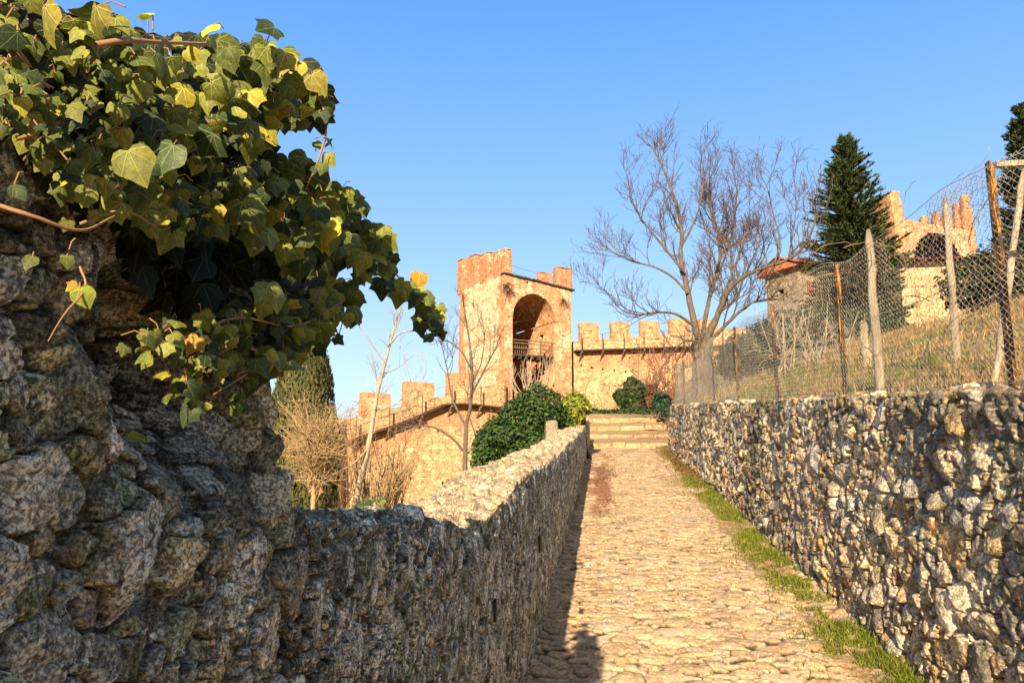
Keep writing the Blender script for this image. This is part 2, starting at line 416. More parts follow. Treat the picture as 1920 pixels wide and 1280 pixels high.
# ================================================================ left wall
def lw_top(y):
    y = np.asarray(y, float)
    h = np.interp(y, [-6, 0.2, 0.5, 0.72, 0.90, 0.955, 1.0, 1.06, 1.12, 1.25, 1.40, 1.66, 2.2, 2.72, 3.4, 4.65, 8.37, 15.8, 21.3],
                  [2.15, 1.95, 1.86, 1.80, 1.76, 1.66, 1.55, 1.46, 1.425, 1.40, 1.35, 1.30, 1.21, 1.14, 1.14, 1.085, 0.97, 0.82, 0.80])
    k = sstep(1.15, 2.5, y)
    return h+0.022*fbm(y*3.1, y*0+3, s=71, o=3)*(0.6+0.8*k)+0.02*np.round(fbm(y*2.3, y*0+8, s=77, o=2)*1.5)*k
ys = np.concatenate([np.linspace(-5, 0.30, 60)[:-1], log_cols(0.30, 21.35, 0.0034, 0.0, 0.0016)])
def lw_rows(ys):
    # most rows where the picture sees the face (above the bottom edge of the frame)
    d = np.clip(ys, 0.3, 25); H = lw_top(ys)+0.12
    hv = np.clip((1.6-0.30*d)-SL*d+0.12-0.05, 0, None)/H; hv = np.clip(hv, 0.0, 0.85)
    n1, n2 = 70, 470
    t1 = np.linspace(0, 1, n1, endpoint=False)[None]*hv[:, None]
    t2 = hv[:, None]+np.linspace(0, 1, n2)[None]*(1-hv[:, None])
    return np.concatenate([t1, t2], 1)
pal_l = [(0.37, 0.39, 0.325), (0.52, 0.545, 0.47), (0.19, 0.205, 0.165), (0.68, 0.70, 0.62), (0.33, 0.365, 0.22), (0.26, 0.295, 0.19), (0.76, 0.78, 0.70), (0.52, 0.46, 0.29), (0.44, 0.465, 0.40)]
big_top = lambda u, v, q: v > -0.42
cl = [(0.050, 90, 0.2, 1.4, None), (0.034, 500, 0.2, 1.6, lambda u, v, q: v > -0.22), (0.026, 500, 0.2, 2.0, None), (0.06, 160, 1.6, 21.5, None), (0.045, 6000, -5, 21.5, None),
      (0.020, 5000, 0.2, 3, None), (0.030, 16000, 1.5, 21.5, None), (0.013, 14000, 0.2, 2.5, None), (0.020, 16000, 2.0, 8.0, None), (0.008, 14000, 0.35, 1.7, lambda u, v, q: v < -0.15)]
X, Y, Z, U, Vs, Vt, col, prof, disp = lane_wall('left', -0.45, 1, ys, lw_top, lw_rows, 0.42, None, cl, 17, pal_l, (0.065, 0.06, 0.045),
    dict(edge=0.20, gap=0.0145, prot=0.010, tilt=0.10, dome=0.001, rough=0.0042, facet=1.0, nf=56), calm=lambda u: 0.82-0.34*sstep(0.95, 1.7, u), ref=1.52)
# pull the wall back under the ivy: a ragged hollow in the ruined head
hol = np.exp(-(((U-0.80)/0.14)**2+((Vt+0.13)/0.13)**2)**1.5)
X = X-0.20*hol
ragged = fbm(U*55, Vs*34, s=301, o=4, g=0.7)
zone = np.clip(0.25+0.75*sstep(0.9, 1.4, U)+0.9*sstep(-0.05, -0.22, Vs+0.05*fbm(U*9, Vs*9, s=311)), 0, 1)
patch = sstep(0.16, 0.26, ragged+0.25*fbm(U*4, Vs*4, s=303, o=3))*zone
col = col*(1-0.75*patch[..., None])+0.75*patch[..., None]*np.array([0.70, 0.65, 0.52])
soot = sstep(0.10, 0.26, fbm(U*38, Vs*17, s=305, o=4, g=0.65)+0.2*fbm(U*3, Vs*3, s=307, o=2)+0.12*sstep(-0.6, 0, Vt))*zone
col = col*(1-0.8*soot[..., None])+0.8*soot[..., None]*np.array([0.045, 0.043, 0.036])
fl = sstep(0.42, 0.58, noise(U*150, Vs*150, s=321)*0.8+0.45*fbm(U*22, Vs*22, s=323, o=3)+0.18*(zone-0.5))[..., None]
col = col*(1-0.85*fl)+0.85*fl*np.array([0.74, 0.72, 0.62])
pt = sstep(0.40, 0.55, noise(U*120, Vs*120, s=331)*0.8+0.45*fbm(U*15, Vs*15, s=333, o=3))[..., None]
col = col*(1-0.75*pt)
# the coping past the ruined head takes a tan stone colour
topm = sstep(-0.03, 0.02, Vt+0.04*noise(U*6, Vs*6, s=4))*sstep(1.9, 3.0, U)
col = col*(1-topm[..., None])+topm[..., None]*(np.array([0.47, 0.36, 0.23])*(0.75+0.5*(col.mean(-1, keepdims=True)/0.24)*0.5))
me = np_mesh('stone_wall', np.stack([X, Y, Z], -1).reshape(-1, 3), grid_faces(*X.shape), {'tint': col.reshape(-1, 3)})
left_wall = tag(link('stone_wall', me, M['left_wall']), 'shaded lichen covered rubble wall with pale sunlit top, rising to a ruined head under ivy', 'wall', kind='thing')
LW = dict(y=ys, top=lw_top)
def slot(px, py, w, h):
    q = PX(px, py, -0.425); m = MB(); d = 0.02
    for (dy, dz, sy, sz) in ((-w/2, 0, 0.008, h), (w/2, 0, 0.008, h), (0, h/2, w+0.008, 0.008), (0, -h/2, w+0.008, 0.008)):
        m.box((0.003, dy, dz), (0.012, sy, sz))
    m.box((0.0, 0, 0), (0.008, w-0.009, h-0.009))
    o = m.build('light_slot', solid('slot_metal', (0.035, 0.037, 0.04), 0.4, bump=0), left_wall)
    o.location = (q[0]-0.012, q[1], q[2]); o['label'] = 'narrow dark metal slot set upright in the wall face'
    return o
slot(1015, 1018, 0.09, 0.10); slot(933, 1143, 0.022, 0.075)

# ================================================================ right wall
ys2 = np.concatenate([np.linspace(-4, 2.0, 50)[:-1], log_cols(2.0, 21.0, 0.0030)])
def rw_rows(ys): return np.repeat(np.linspace(0, 1, 400)[None], len(ys), 0)
pal_r = [(0.48, 0.38, 0.23), (0.44, 0.36, 0.235), (0.39, 0.345, 0.255), (0.48, 0.395, 0.26), (0.39, 0.355, 0.28), (0.31, 0.265, 0.19), (0.50, 0.345, 0.165), (0.43, 0.38, 0.28), (0.35, 0.33, 0.28)]
cl2 = [(0.095, 200, -4, 21.2, None), (0.070, 2600, -4, 21.2, None), (0.055, 9000, -4, 21.2, None), (0.036, 30000, 1.8, 21, None), (0.020, 30000, 2, 9, None)]
X, Y, Z, U, Vs, Vt, col, prof, disp = lane_wall('right', 1.80, -1, ys2, rw_h, rw_rows, 0.30, None, cl2, 31, pal_r, (0.15, 0.12, 0.078),
    dict(edge=0.17, gap=0.017, prot=0.017, tilt=0.22, dome=0.001, rough=0.005, facet=0.9, nf=30), calm=lambda u: 1.0)
drk = sstep(0.05, 0.5, fbm(U*1.3+Vs*0.3, Vs*0.55, s=91, o=4)+0.25*sstep(-0.35, 0, Vs))[..., None]
col = col*(1-0.55*drk)
# the foot of the wall swings out near the camera
low = np.clip(-Vs/1.5, 0, 1)
me = np_mesh('stone_wall', np.stack([X-0.12*low, Y, Z], -1).reshape(-1, 3), grid_faces(*X.shape, flip=True), {'tint': col.reshape(-1, 3)})
right_wall = tag(link('stone_wall', me, M['right_wall']), 'sunlit retaining wall of pale jagged stones with a wire fence standing on top', 'wall', kind='thing')

# ================================================================ the cobbled lane
ys3 = np.concatenate([np.linspace(-4, 2.6, 50)[:-1], log_cols(2.6, 21.65, 0.0030)])
xs3 = np.linspace(-0.60, 1.98, 430)
U = np.repeat(ys3[:, None], len(xs3), 1); V = np.repeat(xs3[None], len(ys3), 0)
st = scatter(-4, 21.8, -0.6, 2.0, [(0.085, 1000, -4, 21.8, None), (0.060, 9000, -4, 21.8, None), (0.042, 18000, -4, 21.8, None), (0.026, 16000, 2, 14, None)], 51, k=0.86, asp=(0.28, 0.85), rot=0.35, pw=(2.0, 3.6))
res = splat(U, V, st, seed=51, wscale=1.2)
Hh, prof, ID = stone_height(U, V, st, res, 52, edge=0.12, gap=0.014, prot=0.005, tilt=0.03, dome=0.003, rough=0.0013, facet=0.25)
pal_c = [(0.50, 0.365, 0.225), (0.47, 0.345, 0.215), (0.54, 0.40, 0.255), (0.45, 0.325, 0.20), (0.51, 0.36, 0.205), (0.44, 0.34, 0.245)]
col = tints(st, pal_c, 57, 0.10)[ID]
# right verge is trodden earth and moss with stones sunk into it
ed = 1.28+0.18*fbm(U*0.6, U*0+2, s=61)+0.05*fbm(U*4, V*4, s=63)
verge = sstep(0, 0.10, V-ed)*(1-0.65*sstep(0.30, 0.42, V-ed))*np.clip(0.55+1.2*fbm(U*1.1, V*2, s=64, o=3), 0, 1)
wear = np.clip(verge+0.75*sstep(0.18, 0.5, fbm(U*1.9, V*1.9, s=65, o=3))*0.5, 0, 1)
prof2 = prof*(1-0.85*wear)
earth = np.array([0.30, 0.185, 0.09])*(1+0.35*fbm(U*9, V*9, s=66, o=4))[..., None]
moss = np.array([0.10, 0.115, 0.02])
mo = sstep(0.05, 0.4, fbm(U*1.6, V*1.6, s=67, o=4)+0.5*sstep(1.1, 1.8, V)-0.1)[..., None]
joint = earth*0.20*(1-mo)+moss*0.42*mo
col = col*prof2[..., None]+(joint*(1-wear[..., None])+earth*wear[..., None])*(1-prof2[..., None])
litter = (np.exp(-(((V+0.12)/0.22)**2+((U-13.6)/3.3)**2))+np.exp(-(((V-1.62)/0.20)**2+((U-17)/3.2)**2)))
lit = sstep(0.35, 0.75, litter+0.55*fbm(U*1.7, V*5, s=68, o=5))[..., None]
col = col*(1-0.8*lit)+0.8*lit*np.array([0.22, 0.085, 0.05])*(1+0.4*fbm(U*14, V*14, s=69, o=3)[..., None])
Zc = path_z(U)+Hh*(1-0.7*wear)+0.030*fbm(U*0.8, V*0.8, s=70, o=3)+0.035*sstep(1.4, 1.9, V)+0.02*sstep(-0.3, -0.5, V)-0.02*sstep(0, 0.15, V-ed)*(1-sstep(0.3, 0.5, V-ed))
me = np_mesh('path', np.stack([V, U, Zc], -1).reshape(-1, 3), grid_faces(*U.shape, flip=True), {'tint': col.reshape(-1, 3)})
tag(link('path', me, M['cobble']), 'cobbled lane climbing between two stone walls', kind='structure')
def lane_z(x, y): return float(path_z(y))

# ================================================================ steps at the top of the lane
def worn_block(L, W, H, seed, chip=0.03, res=0.12, frame=None):
    """box with broken edges; local x along L, y along W, z up from 0; returns V, F"""
    nx, ny, nz = [max(2, int(math.ceil(d/res))+1) for d in (L, W, H)]
    V = []; F = []; idx = {}
    gx, gy, gz = np.linspace(0, 1, nx), np.linspace(0, 1, ny), np.linspace(0, 1, nz)
    def vid(i, j, k):
        if (i, j, k) not in idx: idx[(i, j, k)] = len(V); V.append((gx[i]*L, gy[j]*W, gz[k]*H))
        return idx[(i, j, k)]
    for i in range(nx-1):
        for j in range(ny-1):
            F.append([vid(i, j, 0), vid(i, j+1, 0), vid(i+1, j+1, 0), vid(i+1, j, 0)]); F.append([vid(i, j, nz-1), vid(i+1, j, nz-1), vid(i+1, j+1, nz-1), vid(i, j+1, nz-1)])
    for i in range(nx-1):
        for k in range(nz-1):
            F.append([vid(i, 0, k), vid(i+1, 0, k), vid(i+1, 0, k+1), vid(i, 0, k+1)]); F.append([vid(i, ny-1, k), vid(i, ny-1, k+1), vid(i+1, ny-1, k+1), vid(i+1, ny-1, k)])
    for j in range(ny-1):
        for k in range(nz-1):
            F.append([vid(0, j, k), vid(0, j, k+1), vid(0, j+1, k+1), vid(0, j+1, k)]); F.append([vid(nx-1, j, k), vid(nx-1, j+1, k), vid(nx-1, j+1, k+1), vid(nx-1, j, k+1)])
    V = np.array(V, float); s3 = seed*13.7
    # number of sides each vertex lies on
    sx = np.where(V[:, 0] < 1e-6, -1, np.where(V[:, 0] > L-1e-6, 1, 0)); sy = np.where(V[:, 1] < 1e-6, -1, np.where(V[:, 1] > W-1e-6, 1, 0)); sz = np.where(V[:, 2] > H-1e-6, 1, 0)
    q = np.stack([sx, sy, sz], 1); cnt = np.abs(q).sum(1)
    amp = np.where(cnt >= 2, 1.0, 0.35)*chip*(1+0.8*noise(V[:, 0]*4/max(res*8, .3)+s3, V[:, 1]*3+s3, V[:, 2]*3+s3, s=seed))
    Vn = V-q*amp[:, None]+chip*0.4*np.stack([noise(V[:, 0]*3+s3+9*k, V[:, 1]*3, V[:, 2]*3+s3, s=seed+k) for k in range(3)], 1)*(V[:, 2:3] > 1e-6)
    return Vn, np.array(F)
def place(V, org, ang):
    c, s = math.cos(ang), math.sin(ang)
    return np.stack([org[0]+V[:, 0]*c-V[:, 1]*s, org[1]+V[:, 0]*s+V[:, 1]*c, org[2]+V[:, 2]], 1)
m = MB(); rg = np.random.default_rng(5)
stairs = [(21.6, 0.10, -0.03), (23.3, 0.12, 0.0), (24.8, 0.12, 0.03), (26.2, 0.14, 0.10)]
zz = float(path_z(21.6)); tops = []
for k, (y, h, an) in enumerate(stairs):
    zt = zz+h
    x = -0.9-0.2*k; xe = 2.3+(0.3*k)
    V, F = worn_block(xe-x, 2.4, 0.6, 30+k, 0.03, 0.14); V[:, 2] += 0.13*V[:, 1]*(V[:, 2] > 0.3)+0.03*noise(V[:, 0]*3, V[:, 1]*3, s=k)*(V[:, 2] > 0.3)*(V[:, 1] > 0.1); m.add(place(V, (x, y, zt-0.6), an), F, tint=np.array([0.33, 0.22, 0.12])*(0.9+0.05*k))
    # kerb stones along the edge of the step
    xx = x
    while xx < xe-0.2:
        l = rg.uniform(0.35, 0.8); l = min(l, xe-xx)
        V, F = worn_block(l-0.015, 0.30, 0.17, int(rg.integers(999)), 0.02, 0.07)
        m.add(place(V, (xx, y-0.06+an*(xx-x), zt-0.145+rg.normal(0, 0.012)), an), F, tint=np.array([0.36, 0.25, 0.14])*rg.uniform(0.8, 1.1)); xx += l
    zz = zt+0.20; tops.append((y, zt))
tag(m.build('stone_steps', M['cobble'], smooth=False), 'worn stone steps at the top of the lane', kind='structure')

# ================================================================ ground sheet
gx = np.unique(np.concatenate([np.linspace(-400, -60, 18), np.linspace(-60, -3, 58), np.linspace(-3, -0.75, 14), [-0.749, -0.5, -0.3, 0.5, 1.5, 1.92, 1.96], np.linspace(2.0, 12, 90), np.linspace(12, 70, 60), np.linspace(70, 500, 20)]))
gy = np.unique(np.concatenate([np.linspace(-300, -5, 20), np.linspace(-5, 30, 200), np.linspace(30, 110, 120), np.linspace(110, 900, 30)]))
GX, GY = np.meshgrid(gx, gy, indexing='ij'); GZ = ground_z(GX, GY)
GZ = np.where((GX > -0.75) & (GX < 1.99) & (GY < 21.7), GZ-0.25, GZ); GZ = np.where((GX > -1.2) & (GX < 2.6) & (GY >= 21.7) & (GY < 26.5), GZ-0.25, GZ)
t = NT('ground'); co = t.coord(); n1 = t.noise(co, 0.6, 6, 0.6); n2 = t.noise(co, 9, 6, 0.7)
c = t.mix(t.ramp(n1, [(0.45, 0.0), (0.58, 1.0)]), (0.30, 0.20, 0.10), (0.10, 0.12, 0.035))
c = t.mix(1.0, c, t.ramp(n2, [(0.3, 0.55), (0.7, 1.5)]), 'MULTIPLY')
tag(link('ground', np_mesh('ground', np.stack([GX, GY, GZ], -1).reshape(-1, 3), grid_faces(*GX.shape)), t.fin(c, t.bump(n2, 0.8, 0.05))), kind='structure')
# ================================================================ castle
def brick_mat(name, brick=(0.50, 0.20, 0.09), brick2=(0.60, 0.30, 0.15), mortar=(0.55, 0.44, 0.30), pale=(0.68, 0.55, 0.36), pale_amt=0.5, course=0.115, rock=0.0, band=None, dark=0.35):
    t = NT(name); uv = t.attr('muv', 'Vector'); co = t.coord()
    wob = t.noise(co, 1.2, 3, out='Color'); v = t.n('VectorMath', op='ADD'); t.L(uv, v.inputs[0])
    sc = t.n('VectorMath', op='SCALE'); t.L(wob, sc.inputs[0]); sc.inputs['Scale'].default_value = 0.10; t.L(sc.outputs[0], v.inputs[1])
    b = t.n('TexBrick'); t.L(v.outputs[0], b.inputs['Vector']); b.inputs['Scale'].default_value = 1.0
    b.inputs['Brick Width'].default_value = course*2.3; b.inputs['Row Height'].default_value = course; b.inputs['Mortar Size'].default_value = course*0.09; b.inputs['Mortar Smooth'].default_value = 0.4
    b.inputs['Color1'].default_value = (*brick, 1); b.inputs['Color2'].default_value = (*brick2, 1); b.inputs['Mortar'].default_value = (*mortar, 1)
    big = t.noise(co, 0.45, 5, 0.6); mid = t.noise(co, 2.6, 6, 0.7); fine = t.noise(co, 7.5, 6, 0.8)
    cs = t.coord((1.0, 1.0, 1.7)); cells = t.vor(cs, 2.0, 'Color'); cd = t.vor(cs, 2.0, 'Distance', 'DISTANCE_TO_EDGE')
    cg = t.n('SeparateColor'); t.L(cells, cg.inputs[0])
    stone = t.mix(cg.outputs[0], tuple(q*0.78 for q in pale), tuple(min(0.9, q*1.22) for q in pale))
    stone = t.mix(t.ramp(cd, [(0.0, 1.0), (0.10, 0.0)]), stone, tuple(q*0.60 for q in pale))
    fac = t.ramp(t.math('ADD', t.math('MULTIPLY', big, 0.6), t.math('MULTIPLY', mid, 0.4)), [(0.5-0.05-(pale_amt-0.5)*0.5, 0.0), (0.5+0.04-(pale_amt-0.5)*0.5, 1.0)])
    c = t.mix(fac, b.outputs['Color'], stone)
    if band is not None:                                       # brick band: where the mesh says so
        bd = t.attr('band', 'Fac'); c = t.mix(bd, c, b.outputs['Color'])
    c = t.mix(1.0, c, t.ramp(mid, [(0.34, 0.62), (0.5, 1.0), (0.66, 1.25)]), 'MULTIPLY')
    c = t.mix(1.0, c, t.ramp(fine, [(0.36, 0.48), (0.5, 1.0), (0.62, 1.4)]), 'MULTIPLY')
    st = t.ramp(t.noise(t.coord((1.6, 1.6, 0.35)), 1.1, 6, 0.7), [(0.52, 0.0), (0.68, 1.0)])
    c = t.mix(t.math('MULTIPLY', st, dark), c, (0.16, 0.12, 0.08))
    h = t.math('ADD', t.math('MULTIPLY', b.outputs['Fac'], -0.25), t.math('ADD', t.math('MULTIPLY', mid, 0.8), t.math('MULTIPLY', fine, 0.6)))
    return t.fin(c, t.bump(h, 0.8, 0.08))
M['brick'] = brick_mat('old_brick', pale_amt=0.40)
M['brick_shade'] = brick_mat('shade_brick', brick=(0.05, 0.03, 0.02), brick2=(0.07, 0.04, 0.03), mortar=(0.06, 0.05, 0.04), pale=(0.07, 0.055, 0.04))  # near-black brick: shade inside the ruin's arch put into the colour
M['brick_red'] = brick_mat('red_brick', brick=(0.42, 0.145, 0.065), brick2=(0.54, 0.24, 0.12), pale_amt=0.30, dark=0.30)
M['castle_stone'] = brick_mat('castle_stone', pale_amt=1.0, pale=(0.58, 0.42, 0.235), band=1)
M['plaster_stone'] = brick_mat('pale_cladding', pale_amt=1.1, pale=(0.66, 0.56, 0.36), band=1)
M['slate'] = solid('slate', (0.05, 0.045, 0.045), 0.7, scale=3)
M['timber'] = solid('weathered_timber', (0.16, 0.115, 0.075), 0.85, scale=6, scl=(1, 1, 0.3))
M['timber_dark'] = solid('dark_timber', (0.06, 0.042, 0.03), 0.85, scale=6)
M['iron'] = solid('iron', (0.03, 0.03, 0.035), 0.5, bump=0)

def panel(mb, org, dr, us, vs, top=None, holes=(), hd=0.45, nrm=None, band=None, warp=0.03, cut=None, seed=1):
    """upright wall skin of small cells with real recesses; org (x,y,z), dr unit (x,y); top(u) gives the height of the top; cut(u,v) drops cells"""
    us = list(us); vs = list(vs)
    for (u, v, w_, h_) in holes: us += [u-w_/2, u+w_/2]; vs += [v-h_/2, v+h_/2]
    us = np.unique(np.round(us, 4)); vs = np.unique(np.round(vs, 4)); n = np.array([dr[1], -dr[0], 0.]) if nrm is None else np.array(nrm)
    def pt(u, v, d=0.0):
        return np.array([org[0]+dr[0]*u, org[1]+dr[1]*u, org[2]+v])-n*d
    tops = (lambda u: 1e9) if top is None else top
    V = []; uv = []; bd = []; idx = {}; F = []
    def vid(i, j):
        if (i, j) not in idx:
            u, v = us[i], vs[j]; v = min(v, tops(u)); p = pt(u, v)
            p = p + n*warp*float(fbm(np.array([u*0.8+seed]), np.array([v*0.8]), s=seed, o=3)[0])
            idx[(i, j)] = len(V); V.append(p); uv.append((u, v)); bd.append(0 if band is None else band(u, v))
        return idx[(i, j)]
    for i in range(len(us)-1):
        um = (us[i]+us[i+1])/2
        for j in range(len(vs)-1):
            vm = (vs[j]+vs[j+1])/2
            if vs[j] >= max(tops(us[i]), tops(us[i+1])): continue
            if cut is not None and cut(um, vm): continue
            inh = any(abs(um-h[0]) < h[2]/2 and abs(vm-h[1]) < h[3]/2 for h in holes)
            if inh: continue
            F.append([vid(i, j), vid(i+1, j), vid(i+1, j+1), vid(i, j+1)])
    mb.add(V, F, muv=np.array(uv), band=np.array(bd, float))
    for (u, v, w_, h_) in holes:
        q = [(u-w_/2, v-h_/2), (u+w_/2, v-h_/2), (u+w_/2, v+h_/2), (u-w_/2, v+h_/2)]
        a = [pt(*c, -0.01) for c in q]+[pt(*c, hd) for c in q]
        mb.add(a, [[0, 1, 5, 4], [1, 2, 6, 5], [2, 3, 7, 6], [3, 0, 4, 7], [4, 5, 6, 7]], muv=np.array(q+q), band=np.ones(8))
def block(mb, org, ang, L, W, H, seed=1, chip=0.05, res=0.3, **at):
    """worn masonry block; org is its lower corner, L runs along ang, W behind it"""
    V, F = worn_block(L, W, H, seed, chip, res); Vw = place(V, org, ang)
    uv = np.stack([V[:, 0]+V[:, 1], V[:, 2]+org[2]], 1)
    mb.add(Vw, F, muv=uv, band=np.ones(len(V)))
TH = R(36); fd = np.array([math.cos(TH), math.sin(TH)]); bdv = np.array([-math.sin(TH), math.cos(TH)])   # along the front, and to the back
C0 = P(945, 700, 58)[:2]
W_ = 6.45; D_ = 8.7
def pz(px, py, p0, dr): return PV(px, py, p0, dr)[2]
zt = pz(943, 513, C0, fd); zb = 0.5
tower = empty('castle_tower', (C0[0]+fd[0]*W_/2, C0[1]+fd[1]*W_/2, 4.5), 'tall square brick and stone castle tower with a great open arch and battlements', 'tower')
def fu(px, py): q = PV(px, py, C0, fd); return (q[:2]-C0)@fd, q[2]
# --- front face with the arch
uL, _ = fu(961, 700); uR, _ = fu(1041, 650); _, zspr = fu(1000, 598); uc = (uL+uR)/2; ra = (uR-uL)/2; zapex = fu(1000, 551)[1]; _, zfl = fu(1000, 668); zlow = fu(980, 735)[1]
rz = zapex-zspr
def arch_cut(u, v):
    z = v+zb
    if not (uL < u < uR): return False
    lo = zlow-3+0*u
    k = (u-uL)/(uR-uL); lo = (zlow-3.0)+(zfl-0.7-(zlow-3.0))*max(0, (k-0.25)/0.75)**0.8 if k > 0.25 else zlow-3.0
    if z < lo: return False
    if z < zspr: return True
    return ((u-uc)/ra)**2+((z-zspr)/rz)**2 < 1
front = MB()
zr = fu(1073, 545)[1]
topf = lambda u: zt-zb+(zr-zt)*u/W_
us = np.concatenate([np.linspace(0, uL, 8), np.linspace(uL, uR, 41), np.linspace(uR, W_, 6)])
vs = np.concatenate([np.arange(0, zlow-3-zb, 0.8), np.arange(zlow-3-zb, zt-zb+0.2, 0.14)])
panel(front, (C0[0], C0[1], zb), fd, us, vs, topf, holes=[(0.95, zfl-zb+4.6, 0.16, 0.16), (2.2, zapex-zb+0.9, 0.22, 0.2), (uR+0.75, zspr-zb-1.2, 0.14, 0.14)], cut=arch_cut, seed=3)
# archivolt: a slim proud ring of bricks on edge
N = 40; ring = []
for k in range(N+1):
    a = math.pi*k/N
    for (rr_, dz) in ((0.0, 0), (0.38, 0)):
        u = uc-(ra+rr_)*math.cos(a); z = zspr+(rz+rr_)*math.sin(a)
        ring.append(((u, z)))
for i in range(N):
    q = [ring[2*i], ring[2*i+1], ring[2*i+3], ring[2*i+2]]
    a = [np.array([C0[0]+fd[0]*u+bdv[0]*d, C0[1]+fd[1]*u+bdv[1]*d, z]) for d in (-0.05, 0.3) for (u, z) in q]
    front.add(a, [[0, 1, 2, 3], [0, 3, 7, 4], [1, 5, 6, 2]], muv=np.array([(i*0.3+q_[1]*0.1, 3.0+0.1*j) for j, q_ in enumerate(q)]*2), band=np.ones(8))
t_wall = child('front_wall', front.mesh('front_wall'), M['brick'], tower)
# --- left face, battered, pale cladding with brick quoins
side = MB()
def side_top(u): return zt-zb+0.0
zs = pz(876, 533, C0, bdv)
topl = lambda u: zt-zb+0.25
def lband(u, v):                                               # brick quoins at both edges and courses
    w1 = 1.15+0.35*math.sin(v*1.9)+0.2*math.sin(v*5.1); w2 = 1.3+0.3*math.sin(v*1.3+2)
    return 1.0 if (u < w1*0.8 or u > D_-w2 or abs(v-(zspr-zb-1.5)) < 0.12 or abs(v-(zspr-zb-4.2)) < 0.1) else 0.0
side_us = np.arange(0, D_+0.01, 0.25)
panel(side, (C0[0], C0[1], zb), bdv, side_us, np.arange(0, zt-zb+0.5, 0.3), topl, holes=[(0.7, 6.2, 0.5, 0.8)], nrm=(-fd[0], -fd[1], 0), band=lband, seed=8)
me = side.mesh('side_wall')
o = child('side_wall', me, M['plaster_stone'], tower)
# --- right and rear faces
rest = MB()
CR = C0+fd*W_; CB = C0+bdv*D_
panel(rest, (CR[0], CR[1], zb), bdv, np.arange(0, D_+0.1, 1), np.arange(0, zr-zb+1, 1), lambda u: zr-zb, nrm=(fd[0], fd[1], 0), seed=9)
panel(rest, (CB[0], CB[1], zb), fd, np.arange(0, W_+0.1, 1), np.arange(0, zt-zb+1, 1), lambda u: zt-zb-0.6, nrm=(bdv[0], bdv[1], 0), seed=10)
child('rear_wall', rest.mesh('rear_wall'), M['brick'], tower)
# --- inside of the arch
ins = MB(); dep = D_-1.2
def ip(u, d, z): return np.array([C0[0]+fd[0]*u+bdv[0]*d, C0[1]+fd[1]*u+bdv[1]*d, z])
iR = uR+0.02; iL = uL-0.02; nz_ = 30; zb2 = zlow-4
def in_wall(u, flip, nrm, holes=()):
    panel(ins, (*ip(u, 0.0, zb2)[:2], zb2), bdv, np.arange(0, dep+0.01, 0.4), np.arange(0, zspr-zb2+0.2, 0.4), lambda q: zspr-zb2, nrm=nrm, holes=holes, hd=0.5, warp=0.02)
in_wall(iR, False, (-fd[0], -fd[1], 0), [(dep*0.30, zspr-zb2+0.0-1.3, 0.75, 1.0), (dep*0.45, zspr-zb2-0.35, 0.3, 0.3)])
in_wall(iL, True, (fd[0], fd[1], 0))
V = []; F = []; uv = []; nd = 14
for k in range(N+1):
    a = math.pi*k/N
    for j in range(nd+1):
        d = dep*j/nd; V.append(ip(uc-(ra+0.02)*math.cos(a), d, zspr+(rz+0.0)*math.sin(a))); uv.append((k*0.25, d))
for k in range(N):
    for j in range(nd): F.append([k*(nd+1)+j, k*(nd+1)+j+1, (k+1)*(nd+1)+j+1, (k+1)*(nd+1)+j])
ins.add(V, F, muv=np.array(uv), band=np.ones(len(V)))
ob = ip(iL, dep, zb2)
panel(ins, tuple(ob), fd, np.linspace(0, iR-iL, 12), np.arange(0, zapex-zb2+0.3, 0.4), None, nrm=(fd[1], -fd[0], 0), holes=[((iR-iL)*0.62, zfl-zb2+1.2, 0.7, 1.6)], hd=0.6)
child('arch_interior', ins.mesh('arch_interior'), M['brick'], tower)
# --- slate coping over the arch wall
sm = MB(); rg = np.random.default_rng(8)
u = -0.1
while u < W_+0.1:
    l = rg.uniform(0.7, 1.2); z = zt+(zr-zt)*(u+l/2)/W_+0.03+rg.normal(0, 0.02)
    V, F = worn_block(l, 0.75, 0.13, int(rg.integers(999)), 0.02, 0.25)
    V[:, 2] += (zr-zt)/W_*(V[:, 0]-l/2)
    c_ = ip(u, -0.22, z); sm.add(place(V, c_, TH), F); u += l*0.96
child('slate_coping', sm.mesh('slate_coping'), M['slate'], tower)
# --- battlements
def merlon(parent, org, ang, L, W, H, seed, mat=None, res=0.3, chip=0.06, holes=()):
    m = MB(); block(m, org, ang, L, W, H, seed, chip, res)
    # weathered cap with a slight double slope
    block(m, (org[0]+0, org[1], org[2]+H-0.02), ang, L, W*0.9, 0.12, seed+1, chip, res)
    return child('merlon', m.mesh('merlon'), mat or M['brick_red'], parent)
# left side battlements: seen from px 857 to 945
def side_u(px, py): q = PV(px, py, C0, bdv); return (q[:2]-C0)@bdv, q[2]
for (pa, pb, pt_, pbm, sd) in ((945, 924, 469, 513, 1), (915, 898, 474, 523, 2), (890, 876, 478, 533, 3), (868, 857, 485, 545, 4)):
    ua, za = side_u(pa, pt_); ub, _ = side_u(pb, pt_); _, z0 = side_u((pa+pb)/2, pbm)
    ua = max(ua, 0); z0 = min(z0, zt+0.3)
    o_ = C0+bdv*ub
    merlon(tower, (o_[0]-0.04*fd[0], o_[1]-0.04*fd[1], z0-0.25), TH-math.pi/2, ub-ua, 0.9, side_u((pa+pb)/2, pt_+2)[1]-z0+0.25, sd*11)
